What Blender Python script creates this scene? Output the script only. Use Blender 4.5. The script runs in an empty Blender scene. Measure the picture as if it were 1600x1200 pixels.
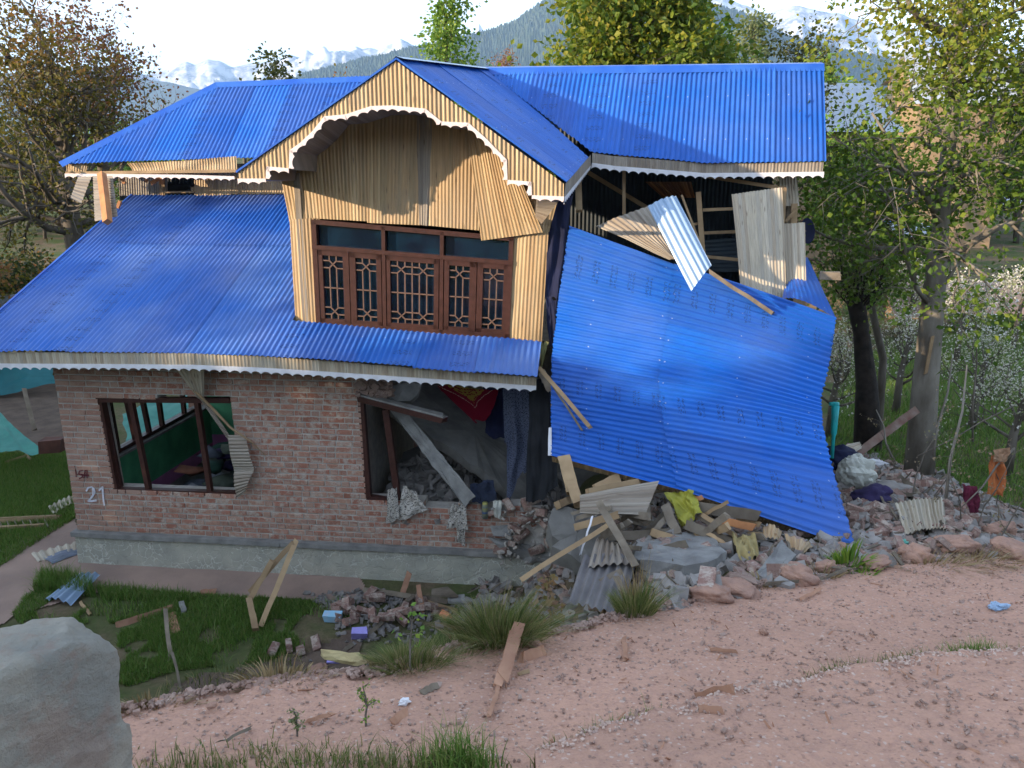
import bpy, math, random
import numpy as np
from mathutils import Vector, Matrix
R = math.radians
sc = bpy.context.scene
# ---------------------------------------------------------------- camera, world, sun, exposure
PITCH, FPX, CZ = R(14), 1200.0, 5.5
cd = bpy.data.cameras.new('camera'); cam = bpy.data.objects.new('camera', cd); sc.collection.objects.link(cam)
cd.sensor_width = 36; cd.lens = 27; cd.clip_start = .05; cd.clip_end = 30000
cam.location = (0, 0, CZ); cam.rotation_euler = (R(90) - PITCH, 0, 0); sc.camera = cam
SUN_EL = R(12.5)
SUN_TO = Vector((-.90, -.43, 0)).normalized() * math.cos(SUN_EL) + Vector((0, 0, math.sin(SUN_EL)))   # towards the sun
w = bpy.data.worlds.new('World'); sc.world = w; w.use_nodes = True
nt = w.node_tree; nt.nodes.clear()
sky = nt.nodes.new('ShaderNodeTexSky'); sky.sky_type = 'NISHITA'; sky.sun_disc = False
sky.sun_elevation = SUN_EL; sky.sun_rotation = math.atan2(SUN_TO.x, SUN_TO.y)
sky.air_density = 1.0; sky.dust_density = .8; sky.ozone_density = .5; sky.altitude = 1600
bg = nt.nodes.new('ShaderNodeBackground'); bg.inputs[1].default_value = .15
wo = nt.nodes.new('ShaderNodeOutputWorld'); hs_ = nt.nodes.new('ShaderNodeHueSaturation'); hs_.inputs['Saturation'].default_value = .55; nt.links.new(sky.outputs[0], hs_.inputs['Color']); nt.links.new(hs_.outputs[0], bg.inputs[0]); nt.links.new(bg.outputs[0], wo.inputs[0])
sl = bpy.data.lights.new('sun', 'SUN'); sl.energy = 4.0; sl.angle = R(.6); sl.color = (1, .80, .56)
so = bpy.data.objects.new('sun', sl); sc.collection.objects.link(so); so.rotation_euler = SUN_TO.to_track_quat('Z', 'Y').to_euler()
sc.view_settings.view_transform = 'Standard'; sc.view_settings.look = 'None'; sc.view_settings.gamma = 1
sc.view_settings.exposure = 2.32; sc.view_settings.use_curve_mapping = False
sc.cycles.max_bounces = 6; sc.cycles.diffuse_bounces = 3; sc.cycles.glossy_bounces = 2; sc.cycles.transparent_max_bounces = 6
sc.cycles.volume_bounces = 0; sc.cycles.use_denoising = True

# ---------------------------------------------------------------- pixel rays and planes (used to measure positions)
cp, sp = math.cos(PITCH), math.sin(PITCH)
def ray(px, py):
    x = (px - 800) / FPX; v = (600 - py) / FPX
    return Vector((x, cp + v * sp, -sp + v * cp))
CAM = Vector((0, 0, CZ))
def W(px, py, D):
    d = ray(px, py); return CAM + d * (D / d.y)
TH = R(6); HU = Vector((math.cos(TH), -math.sin(TH), 0)); HN = Vector((math.sin(TH), math.cos(TH), 0)); UP = Vector((0, 0, 1))
def F(px, py, k=0.0):                       # point on the vertical plane k metres behind the front wall
    d = ray(px, py); return CAM + d * ((10 + k - CAM.dot(HN)) / d.dot(HN))
def HP(s, z, k=0.0): return HU * s + HN * (10 + k) + UP * z
def SZ(px, py, k=0.0):
    p = F(px, py, k); return p.dot(HU), p.z

# ---------------------------------------------------------------- noise
def _h(ix, iy, s):
    a = (ix.astype(np.int64) * 374761393 + iy.astype(np.int64) * 668265263 + s * 1442695041) & 0xffffffff
    a = ((a ^ (a >> 13)) * 1274126177) & 0xffffffff
    return ((a ^ (a >> 16)) & 0xffff) / 65535.0
def vnoise(x, y, s=0):
    x = np.asarray(x, float); y = np.asarray(y, float)
    ix, iy = np.floor(x), np.floor(y); fx, fy = x - ix, y - iy
    fx = fx * fx * (3 - 2 * fx); fy = fy * fy * (3 - 2 * fy)
    a, b, c, d = _h(ix, iy, s), _h(ix + 1, iy, s), _h(ix, iy + 1, s), _h(ix + 1, iy + 1, s)
    return (a * (1 - fx) + b * fx) * (1 - fy) + (c * (1 - fx) + d * fx) * fy
def fbm(x, y, o=4, s=0):
    r = 0; a = .5; x = np.asarray(x, float); y = np.asarray(y, float)
    for i in range(o):
        r = r + a * (vnoise(x, y, s + i * 7) - .5) * 2; x = x * 2.03 + 11.3; y = y * 2.03 + 5.7; a *= .5
    return r
def sstep(a, b, x):
    t = np.clip((np.asarray(x, float) - a) / (b - a), 0, 1); return t * t * (3 - 2 * t)

# ---------------------------------------------------------------- mesh helpers
ORG = {}
class MB:
    def __init__(s): s.v = []; s.f = []; s.uv = []; s.n = 0
    def add(s, vs, fs, uv=None):
        b = s.n; s.v += [tuple(p) for p in vs]; s.n += len(vs)
        s.f += [tuple(b + i for i in f) for f in fs]
        s.uv += list(uv) if uv is not None else [(p[0], p[2]) for p in vs]
    def box(s, c, ux, uy, uz, uv=None):      # centre and three half-extent vectors
        vs = [c + ux * a + uy * b + uz * d for d in (-1, 1) for b in (-1, 1) for a in (-1, 1)]
        s.add(vs, [(0, 2, 3, 1), (4, 5, 7, 6), (0, 1, 5, 4), (2, 6, 7, 3), (0, 4, 6, 2), (1, 3, 7, 5)], uv)
    def bar(s, P, Q, wd, th, nrm=None, rough=0, rng=random):
        d = (Q - P); L = d.length; d = d / L
        nrm = Vector(nrm) if nrm is not None else -HN
        side = d.cross(nrm)
        if side.length < 1e-3: side = d.cross(UP)
        side.normalize(); n2 = side.cross(d).normalized()
        vs = []; uvs = []
        for e, p in ((0, P), (1, Q)):
            for a, b in ((-1, -1), (1, -1), (1, 1), (-1, 1)):
                o = d * rng.uniform(-rough, rough) * 2 if rough else Vector()
                vs.append(p + side * (a * wd / 2) + n2 * (b * th / 2) + o); uvs.append(((a * wd + b * th) / 2, e * L))
        s.add(vs, [(0, 1, 2, 3), (7, 6, 5, 4), (0, 4, 5, 1), (1, 5, 6, 2), (2, 6, 7, 3), (3, 7, 4, 0)], uvs)
    def tube(s, pts, rad, n=6):
        pts = [Vector(p) for p in pts]; m = len(pts)
        rad = rad if hasattr(rad, '__len__') else [rad] * m
        vs = []; fs = []; uv = []; a = None
        for i, p in enumerate(pts):
            d = (pts[min(i + 1, m - 1)] - pts[max(i - 1, 0)]).normalized()
            if a is None: a = d.orthogonal().normalized()
            a = (a - d * a.dot(d)); a = a.normalized() if a.length > 1e-6 else d.orthogonal().normalized()
            b = d.cross(a)
            for k in range(n):
                t = 2 * math.pi * k / n; vs.append(p + (a * math.cos(t) + b * math.sin(t)) * rad[i]); uv.append((k / n, i))
        for i in range(m - 1):
            for k in range(n):
                k2 = (k + 1) % n; fs.append((i * n + k, i * n + k2, (i + 1) * n + k2, (i + 1) * n + k))
        fs.append(tuple(range(n - 1, -1, -1))); fs.append(tuple((m - 1) * n + k for k in range(n)))
        s.add(vs, fs, uv)
    def grid(s, rows, uvs=None):
        nr, nc = len(rows), len(rows[0]); vs = [p for r in rows for p in r]
        fs = [(i * nc + j, i * nc + j + 1, (i + 1) * nc + j + 1, (i + 1) * nc + j) for i in range(nr - 1) for j in range(nc - 1)]
        s.add(vs, fs, [u for r in uvs for u in r] if uvs else None)
    def prism(s, pts, off):                  # planar polygon extruded by vector off
        n = len(pts); vs = list(pts) + [p + off for p in pts]
        s.add(vs, [tuple(range(n)), tuple(range(2 * n - 1, n - 1, -1))] + [(i, (i + 1) % n + 0, (i + 1) % n + n, i + n)[::-1] for i in range(n)])
def link(o): sc.collection.objects.link(o); return o
def tag(o, label=None, cat=None, group=None, kind=None):
    if label: o['label'] = label
    if cat: o['category'] = cat
    if group: o['group'] = group
    if kind: o['kind'] = kind
    return o
def np_mesh(name, V, Fc, UV=None, mat=None, smooth=False):
    V = np.asarray(V, np.float32); Fc = np.asarray(Fc, np.int32); me = bpy.data.meshes.new(name)
    k = Fc.shape[1]; me.vertices.add(len(V)); me.vertices.foreach_set('co', V.ravel())
    me.loops.add(Fc.size); me.loops.foreach_set('vertex_index', Fc.ravel())
    me.polygons.add(len(Fc)); me.polygons.foreach_set('loop_start', np.arange(0, Fc.size, k, dtype=np.int32))
    me.polygons.foreach_set('loop_total', np.full(len(Fc), k, np.int32))
    me.polygons.foreach_set('use_smooth', np.full(len(Fc), bool(smooth)))
    if UV is not None:
        l = me.uv_layers.new(name='UVMap'); l.data.foreach_set('uv', np.asarray(UV, np.float32)[Fc.ravel()].ravel())
    me.update(calc_edges=True)
    if mat: me.materials.append(mat)
    return me
def np_obj(name, V, Fc, UV, mat, parent=None, smooth=False):
    V = np.asarray(V, float)
    if parent is not None: o0 = np.array(ORG[parent.name])
    else: o0 = np.array([V[:, 0].mean(), V[:, 1].mean(), V[:, 2].min()])
    o = link(bpy.data.objects.new(name, np_mesh(name, V - o0, Fc, UV, mat, smooth)))
    if parent is not None: o.parent = parent
    else: o.location = o0
    ORG[o.name] = tuple(o0); return o
def obj(name, mb, mat, parent=None, smooth=False, origin=None):
    me = bpy.data.meshes.new(name); V = np.array([tuple(p) for p in mb.v], float)
    if parent is not None: o0 = np.array(ORG[parent.name])
    elif origin is not None: o0 = np.array(origin)
    else: o0 = np.array([V[:, 0].mean(), V[:, 1].mean(), V[:, 2].min()])
    me.from_pydata((V - o0).tolist(), [], mb.f)
    l = me.uv_layers.new(name='UVMap'); idx = np.empty(len(me.loops), np.int32); me.loops.foreach_get('vertex_index', idx)
    l.data.foreach_set('uv', np.asarray(mb.uv, np.float32)[idx].ravel())
    me.materials.append(mat)
    if smooth: me.polygons.foreach_set('use_smooth', np.ones(len(me.polygons), bool))
    me.update(); o = link(bpy.data.objects.new(name, me))
    if parent is not None: o.parent = parent
    else: o.location = o0
    ORG[o.name] = tuple(o0); return o
def thing(name, label, cat, loc, group=None):
    o = link(bpy.data.objects.new(name, None)); o.location = loc; o.empty_display_size = .2
    ORG[o.name] = tuple(loc); return tag(o, label, cat, group)
def part_empty(name, parent):
    o = link(bpy.data.objects.new(name, None)); o.parent = parent; ORG[o.name] = ORG[parent.name]; o.empty_display_size = .1; return o

# ---------------------------------------------------------------- materials
class NT:
    def __init__(s, name):
        s.m = bpy.data.materials.new(name); s.m.use_nodes = True; s.t = s.m.node_tree; s.b = s.t.nodes['Principled BSDF']
        s.out = s.t.nodes['Material Output']
    def n(s, ty, **kw):
        nd = s.t.nodes.new(ty)
        for k, v in kw.items():
            if k.startswith('i_'):
                key = k[2:]; key = int(key) if key.isdigit() else key.replace('_', ' ')
                s.set(nd.inputs[key], v)
            else: setattr(nd, k, v)
        return nd
    def set(s, sock, v):
        if isinstance(v, bpy.types.NodeSocket): s.t.links.new(v, sock)
        elif isinstance(v, (tuple, list)) and len(v) == 3 and sock.type == 'RGBA': sock.default_value = (*v, 1)
        else: sock.default_value = v
    def uv(s): return s.n('ShaderNodeTexCoord').outputs['UV']
    def ob(s): return s.n('ShaderNodeTexCoord').outputs['Object']
    def map(s, v, scale=(1, 1, 1), loc=(0, 0, 0)): return s.n('ShaderNodeMapping', i_0=v, i_3=scale, i_1=loc).outputs[0]
    def noise(s, v, scale, detail=4, rough=.55): return s.n('ShaderNodeTexNoise', i_Vector=v, i_Scale=scale, i_Detail=detail, i_Roughness=rough).outputs[0]
    def vor(s, v, scale, feature='F1', out='Distance'): return s.n('ShaderNodeTexVoronoi', feature=feature, i_Vector=v, i_Scale=scale).outputs[out]
    def math(s, op, a, b=0.0, clamp=False): return s.n('ShaderNodeMath', operation=op, use_clamp=clamp, i_0=a, i_1=b).outputs[0]
    def mix(s, f, a, b, mode='MIX'):
        nd = s.n('ShaderNodeMix', data_type='RGBA', blend_type=mode)
        s.set(nd.inputs[0], f); s.set(nd.inputs[6], a); s.set(nd.inputs[7], b); return nd.outputs[2]
    def ramp(s, f, stops, interp='LINEAR'):
        nd = s.n('ShaderNodeValToRGB', i_0=f); cr = nd.color_ramp; cr.interpolation = interp
        while len(cr.elements) < len(stops): cr.elements.new(.5)
        for e, (p, c) in zip(cr.elements, stops): e.position = p; e.color = (*c, 1) if len(c) == 3 else c
        return nd.outputs[0]
    def rng(s, v, a, b, c=0.0, d=1.0): return s.n('ShaderNodeMapRange', i_0=v, i_1=a, i_2=b, i_3=c, i_4=d).outputs[0]
    def bump(s, h, strength=.5, dist=.01): s.t.links.new(s.n('ShaderNodeBump', i_Strength=strength, i_Distance=dist, i_Height=h).outputs[0], s.b.inputs['Normal'])
    def fin(s, col, rough=.8, spec=None, metal=None):
        s.set(s.b.inputs['Base Color'], col); s.set(s.b.inputs['Roughness'], rough)
        if spec is not None: s.set(s.b.inputs['Specular IOR Level'], spec)
        if metal is not None: s.set(s.b.inputs['Metallic'], metal)
        return s.m
    def sep(s, v): return s.n('ShaderNodeSeparateXYZ', i_0=v).outputs
def M(name, c1, c2=None, scale=8, rough=.85, bs=0, bd=.01, bscale=None, spec=.3, metal=0, detail=5, orand=0, sq=(1, 1, 1)):
    t = NT(name); v = t.ob()
    if sq != (1, 1, 1): v = t.map(v, sq)
    n = t.noise(v, scale, detail); c2 = c2 or tuple(x * .7 for x in c1)
    col = t.mix(t.rng(n, .35, .65), c1, c2)
    if orand:
        r = t.n('ShaderNodeObjectInfo').outputs['Random']; col = t.mix(1.0, col, t.ramp(r, [(0, (1 - orand,) * 3), (1, (1 + orand * .4,) * 3)]), 'MULTIPLY')
    if bs: t.bump(t.noise(v, bscale or scale * 4, 6, .65), bs, bd)
    return t.fin(col, rough, spec, metal)

def blue_mat(name, base, rough=.32, dusty=.25, stamps=True):
    t = NT(name); u = t.uv(); s = t.sep(u); o = t.ob()
    n = t.noise(o, .9, 4); n2 = t.noise(t.map(u, (6, .8, 1)), 3, 5)
    col = t.mix(t.rng(n2, .35, .7), base, tuple(min(1, c * .78) for c in base))
    col = t.mix(t.math('MULTIPLY', t.rng(n, .4, .7), dusty), col, (.20, .24, .42))
    sheet = t.n('ShaderNodeTexWhiteNoise', noise_dimensions='1D', i_W=t.math('FLOOR', t.math('DIVIDE', s[0], .76))).outputs[0]
    col = t.mix(t.math('MULTIPLY', sheet, .22), col, (.05, .16, .55))
    col = t.mix(1.0, col, t.ramp(t.n('ShaderNodeObjectInfo').outputs['Random'], [(0, (.78, .80, .84)), (.5, (1, 1, 1)), (1, (1.0, 1.18, 1.12))]), 'MULTIPLY')
    if stamps:
        fu = t.math('FRACT', t.math('DIVIDE', s[0], .76)); fv = t.math('FRACT', t.math('ADD', t.math('DIVIDE', s[1], .235), sheet))
        a = t.math('MULTIPLY', t.math('GREATER_THAN', fu, .34), t.math('LESS_THAN', fu, .66))
        b = t.math('MULTIPLY', t.math('GREATER_THAN', fv, .25), t.math('LESS_THAN', fv, .62))
        rowgap = t.math('GREATER_THAN', t.math('ABSOLUTE', t.math('SUBTRACT', fv, .46)), .035)
        g = t.math('GREATER_THAN', t.noise(t.map(u, (52, 40, 1)), 1, 1.5), .52)
        m = t.math('MULTIPLY', t.math('MULTIPLY', a, b), t.math('MULTIPLY', g, rowgap))
        m = t.math('MULTIPLY', m, t.math('GREATER_THAN', sheet, .22)); m = t.math('MULTIPLY', m, .62)
        col = t.mix(m, col, (.012, .03, .10))
    # pale nail heads in rows
    fr = t.math('FRACT', t.math('DIVIDE', s[1], .9)); nu = t.math('FRACT', t.math('DIVIDE', s[0], .304))
    dv = t.math('LESS_THAN', t.math('ABSOLUTE', t.math('SUBTRACT', fr, .5)), .009); du = t.math('LESS_THAN', t.math('ABSOLUTE', t.math('SUBTRACT', nu, .25)), .02)
    col = t.mix(t.math('MULTIPLY', t.math('MULTIPLY', dv, du), .6), col, (.5, .55, .7))
    t.bump(t.noise(o, 2.2, 3), .12, .02)
    return t.fin(col, t.math('ADD', t.math('MULTIPLY', n2, .2), rough - .08), .38)
def panel_mat(name, cols, rough=.5, dirt=.2):
    t = NT(name); u = t.uv(); s = t.sep(u)
    w1 = t.n('ShaderNodeTexWhiteNoise', noise_dimensions='1D', i_W=t.math('FLOOR', t.math('DIVIDE', s[0], .048))).outputs[0]
    n = len(cols); col = t.ramp(w1, [(i / n, c) for i, c in enumerate(cols)], 'CONSTANT')
    gr = t.noise(t.map(u, (70, 2.2, 1)), 1, 5, .6); col = t.mix(t.rng(gr, .42, .7, 0, .6), col, tuple(c * .42 for c in cols[0]))
    k = t.vor(t.map(u, (14, 2.6, 1)), 1); k2 = t.rng(k, .05, .16, 1, 0)
    col = t.mix(t.math('MULTIPLY', k2, .7), col, (.08, .045, .022))
    col = t.mix(t.math('MULTIPLY', t.rng(t.noise(t.ob(), 1.3, 4), .45, .7), dirt), col, (.28, .26, .23))
    t.bump(gr, .15, .004); return t.fin(col, rough, .35)
TAN = [(.47, .31, .16), (.41, .27, .14), (.54, .38, .21), (.44, .29, .15), (.37, .26, .14), (.50, .35, .19)]
PALE = [(.47, .40, .30), (.36, .29, .21), (.52, .45, .35), (.42, .34, .25), (.40, .35, .28)]
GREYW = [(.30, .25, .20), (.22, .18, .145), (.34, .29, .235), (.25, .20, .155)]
m_blue = blue_mat('blue_painted_sheet', (.008, .11, .50), .38)
m_blue2 = blue_mat('blue_painted_sheet_dusty', (.020, .115, .46), .44, .45)
m_blue3 = blue_mat('blue_painted_sheet_bright', (.006, .115, .52), .42, .2)
m_cap = M('blue_ridge_metal', (.012, .085, .45), (.03, .13, .5), 3, .35, spec=.5)
m_tan = panel_mat('wood_print_panel', TAN); m_pale = panel_mat('pale_wood_print_panel', PALE); m_greyw = panel_mat('dull_shaded_wood_print', GREYW, .6, .4)  # greyer print also carries painted shade on right fascia and arch soffit
m_white = M('white_trim_paint', (.74, .73, .76), (.62, .60, .63), 6, .5, .1)
m_pink = M('sun_tinted_trim', (.76, .66, .64), (.66, .56, .55), 6, .5, .1)  # white trim with the weak warm sunlight put into its colour
m_frame = M('brown_window_paint', (.066, .027, .022), (.045, .019, .015), 14, .42, .15, .004)
m_lat = M('lattice_wood', (.17, .10, .075), (.12, .07, .05), 20, .5)
m_timber = M('raw_timber', (.42, .29, .165), (.28, .185, .105), 3, .8, .4, .005, 30, sq=(1, 1, 1), orand=.25)
m_gtimber = M('weathered_timber', (.25, .205, .155), (.15, .12, .09), 5, .85, .4, .006, 30, orand=.3)
m_rtimber = M('reddish_timber', (.40, .22, .14), (.27, .135, .085), 6, .8, .4, .005, 35, orand=.2)
m_otimber = M('orange_timber', (.50, .22, .085), (.36, .15, .06), 5, .65, .2, .004, 30)
m_conc = M('grey_concrete', (.27, .265, .25), (.17, .165, .16), 5, .9, .7, .015, 22)
m_dconc = M('dusty_slab_concrete', (.19, .18, .165), (.115, .11, .10), 3, .95, .6, .01, 40)
m_mortar = M('cement_mortar', (.46, .42, .37), (.34, .31, .28), 9, .95, .7, .008, 60)
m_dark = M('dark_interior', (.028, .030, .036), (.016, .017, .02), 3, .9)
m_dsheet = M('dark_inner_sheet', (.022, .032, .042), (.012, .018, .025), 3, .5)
def brick_mat(name, a, b, c, smear=.55, orand=True):
    t = NT(name); o = t.ob(); r = t.n('ShaderNodeObjectInfo').outputs['Random']
    if not orand: r = t.noise(t.map(o, (4.1, 4.1, 11.6)), 1, 0)
    col = t.ramp(r, [(0, a), (.35, b), (.7, c), (1, a)]); v = t.n('ShaderNodeVectorMath', operation='ADD', i_0=o, i_1=t.n('ShaderNodeCombineXYZ', i_0=t.math('MULTIPLY', r, 37.0), i_1=t.math('MULTIPLY', r, 11.0)).outputs[0]).outputs[0]
    n = t.noise(v, 9, 6, .7); col = t.mix(t.rng(n, .47, .60, 0, smear), col, (.45, .385, .325))
    col = t.mix(t.rng(t.noise(v, 60, 3), .5, .7, 0, .4), col, (.10, .05, .04))
    t.bump(t.noise(v, 45, 6, .7), .7, .006); return t.fin(col, .92, .2)
m_brick = brick_mat('fired_brick', (.37, .17, .12), (.29, .125, .085), (.41, .235, .17), .85)
m_brickj = brick_mat('fired_brick_joined', (.37, .17, .12), (.29, .125, .085), (.41, .235, .17), .85, False)
m_brickd = brick_mat('dusty_loose_brick', (.24, .135, .11), (.19, .12, .10), (.30, .19, .155), .8)
def plinth_mat():
    t = NT('stone_patterned_cement'); o = t.ob(); wv = t.n('ShaderNodeVectorMath', operation='ADD', i_0=o, i_1=t.n('ShaderNodeVectorMath', operation='SCALE', i_0=t.n('ShaderNodeTexNoise', i_Vector=o, i_Scale=5.0, i_Detail=3).outputs[1], i_3=.30).outputs[0]).outputs[0]
    d = t.vor(wv, 7.5, 'DISTANCE_TO_EDGE'); line = t.rng(d, .0, .06, 1, 0); n = t.noise(o, 3, 6, .65)
    col = t.mix(t.rng(n, .3, .7), (.47, .45, .37), (.32, .32, .28)); col = t.mix(t.math('MULTIPLY', line, t.rng(t.noise(o, 2.6, 3), .38, .55)), col, (.62, .62, .55))
    t.bump(t.math('ADD', t.math('MULTIPLY', line, -.6), t.noise(o, 30, 6, .7)), .8, .014); return t.fin(col, .95, .2)
m_plinth = plinth_mat()
def glass_mat():
    t = NT('dark_window_glass'); n = t.noise(t.ob(), 3, 4)
    t.bump(t.noise(t.ob(), 2.5, 3), .12, .01); return t.fin(t.mix(t.rng(n, .4, .65), (.004, .008, .022), (.006, .022, .045)), .07, .9)
m_glass = glass_mat()
m_green = M('green_wall_paint', (.09, .34, .17), (.06, .24, .12), 3, .7); m_pinkw = M('pink_wall_paint', (.52, .20, .40), (.40, .14, .30), 3, .7)
def ground_mat():
    t = NT('yard_ground'); o = t.ob(); n = t.noise(o, .5, 7, .65); n2 = t.noise(o, 9, 6, .7)
    col = t.mix(t.rng(n, .42, .58), (.075, .105, .035), (.17, .125, .085)); col = t.mix(t.rng(n2, .4, .7, 0, .6), col, (.05, .06, .025))
    t.bump(n2, .9, .03); return t.fin(col, 1, .1)
m_ground = ground_mat()
def soil_mat():
    t = NT('pink_road_soil'); o = t.ob(); n = t.noise(o, 1.1, 6, .6); n2 = t.noise(o, 26, 6, .75); v = t.vor(o, 90, 'F1', 'Color'); vs = t.sep(v)[0]
    col = t.mix(t.rng(n, .35, .65), (.52, .305, .22), (.43, .255, .185)); col = t.mix(t.rng(n2, .45, .75), col, (.36, .215, .17))
    col = t.mix(t.rng(vs, .955, .97, 0, .6), col, (.54, .43, .37)); col = t.mix(t.rng(vs, .05, .03, 0, .5), col, (.24, .14, .11))
    h = t.math('ADD', t.math('MULTIPLY', n2, 1.0), t.math('MULTIPLY', t.vor(o, 55), .9)); t.bump(h, .7, .010); return t.fin(col, 1, .1)
m_soil = soil_mat()
m_path = M('dusty_path', (.36, .25, .20), (.25, .18, .15), 1.2, .95, .6, .02, 12)
m_rock = M('pink_boulder', (.40, .235, .17), (.27, .165, .13), 9, .95, .9, .03, 14)
m_grey_rock = M('grey_rubble_stone', (.29, .265, .245), (.19, .175, .165), 5, .95, .7, .012, 25, orand=.3)
m_metal = M('pale_galvanised_sheet', (.30, .42, .58), (.24, .34, .48), 3, .35, spec=.6, metal=.25)
m_navy = M('navy_cloth', (.012, .016, .05), (.008, .01, .03), 4, .9)
# ---------------------------------------------------------------- terrain
ZS0, ZSL = 3.86, -.19                        # road shoulder plane: z = ZS0 + ZSL*y
def on_plane(px, py, z0=ZS0, sl=ZSL):
    d = ray(px, py); t = (z0 - CZ) / (d.z - sl * d.y); return CAM + d * t
_e = [on_plane(*p) for p in ((205,1102),(300,1080),(400,1062),(500,1052),(600,1046),(660,1020),(720,1008),(840,990),(960,962),(1100,930),(1200,908),(1300,888),(1400,876),(1500,862),(1600,850))]
_ex = [-12, -4] + [p.x for p in _e] + [9, 30]; _ey = [2.2, 2.5] + [p.y for p in _e] + [7.6, 14]
def Ye(x): return np.interp(x, _ex, _ey) + .05 * fbm(np.asarray(x) * 3.1, np.asarray(x) * 0, 3, 5)
def heap(x, y):
    m = sstep(.0, 1.5, x) * (1 - sstep(5.6, 9.5, x)) * (1 - sstep(11, 15, y)) * sstep(3, 5, y)
    return m * (1.95 - .135 * (y - 6.5) + .22 * fbm(x * .9, y * .9, 4, 3) + .0)
def G(x, y):
    x = np.asarray(x, float); y = np.asarray(y, float); ye = Ye(x)
    base = .04 * fbm(x * .5, y * .5, 3, 1) + np.interp(y, [-9e3, 38, 60, 150, 600, 2e4], [0, 0, 2.0, 13, 30, 40])
    bank = (ZS0 + ZSL * ye) - (y - ye) * 1.05 + .12 * fbm(x * 2, y * 2, 4, 9)
    bank = np.where(x < -2.2, bank - (-2.2 - x) * .0, bank)
    z = np.maximum(np.maximum(base, bank), heap(x, y))
    return np.where(y < ye, ZS0 + ZSL * y - .07, z) * np.where(y < -3, 1, 1)
_r = [on_plane(*p) for p in ((835,1198),(900,1172),(1000,1145),(1130,1104),(1220,1088),(1300,1072),(1390,1052),(1450,1042),(1600,1034))]
_rx = [p.x for p in _r] + [9]; _ry = [p.y for p in _r] + [4.2]
def Yr(x): return np.interp(x, _rx, _ry, left=0) + .035 * fbm(np.asarray(x) * 9, np.asarray(x) * 0 + 3, 4, 8)
def hit(px, py):
    d = ray(px, py); D = np.geomspace(1.1, 900, 6000); t = D / d.y
    X, Y, Z = d.x * t, D, CZ + d.z * t; m = Z < G(X, Y) + np.where(Y < Ye(X), .075, 0); i = int(np.argmax(m)) if m.any() else -1
    return Vector((X[i], Y[i], float(G(X[i], Y[i])) + (.075 if Y[i] < Ye(X[i]) else 0) + (.10 if Y[i] < Yr(X[i]) else 0)))
def lines(core, c0, c1, far, g=1.28):
    a = list(np.arange(c0, c1 + 1e-6, core)); st = core; v = c1; up = []
    while v < far: st *= g; v += st; up.append(v)
    st = core; v = c0; dn = []
    while v > -far: st *= g; v -= st; dn.append(v)
    return np.array(dn[::-1] + a + up)
gx = lines(.11, -12, 12, 9000); gy = lines(.11, 1.5, 22, 9000)
X, Y = np.meshgrid(gx, gy); Zg = G(X, Y); nx_, ny_ = len(gx), len(gy)
idx = np.arange(nx_ * ny_).reshape(ny_, nx_)
def gridfaces(idx, keep=None):
    f = np.stack([idx[:-1, :-1], idx[:-1, 1:], idx[1:, 1:], idx[1:, :-1]], -1)
    return f.reshape(-1, 4) if keep is None else f[keep]
tag(np_obj('ground', np.stack([X, Y, Zg], -1).reshape(-1, 3), gridfaces(idx), np.stack([X, Y], -1).reshape(-1, 2), m_ground, smooth=True), kind='structure')
# the road shoulder: pinkish gravelly soil, finely modelled
gx = np.arange(-2.6, 7.5, .02); gy = np.arange(.9, 7.2, .02); X, Y = np.meshgrid(gx, gy); ye = Ye(X)
Zs = np.where(Y < ye, ZS0 + ZSL * Y, ZS0 + ZSL * ye - (Y - ye) * .95)
Zs = Zs + .022 * fbm(X * 1.6, Y * 1.6, 3, 21) + .010 * fbm(X * 12, Y * 12, 5, 22) - .03 * np.exp(-((Y - ye) / .10) ** 2) * (fbm(X * 6, Y * 6, 3, 4) > 0)
kp = (Y < ye + .35)[:-1, :-1] & (X > -2.6)[:-1, :-1]
idx = np.arange(X.size).reshape(X.shape)
tag(np_obj('road_shoulder', np.stack([X, Y, Zs], -1).reshape(-1, 3), gridfaces(idx, kp), np.stack([X, Y], -1).reshape(-1, 2), m_soil, smooth=True), kind='structure')
def soilz(x, y): return ZS0 + ZSL * y + .022 * float(fbm(x * 1.6, y * 1.6, 3, 21)) + .011 * float(fbm(x * 13, y * 13, 4, 22))
gx = np.arange(-.2, 6, .015); gy = np.arange(.9, 4.4, .015); X, Y = np.meshgrid(gx, gy); yr = Yr(X)
Zr = ZS0 + ZSL * Y + .10 * sstep(0, .03, yr - Y) - .05 * sstep(0, .04, Y - yr) + .012 * fbm(X * 5, Y * 5, 3, 31) + .013 * fbm(X * 15, Y * 15, 5, 32)
idx = np.arange(X.size).reshape(X.shape)
tag(np_obj('road', np.stack([X, Y, Zr], -1).reshape(-1, 3), gridfaces(idx, (Y < yr + .08)[:-1, :-1]), np.stack([X, Y], -1).reshape(-1, 2), m_soil, smooth=True), kind='structure')
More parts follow.
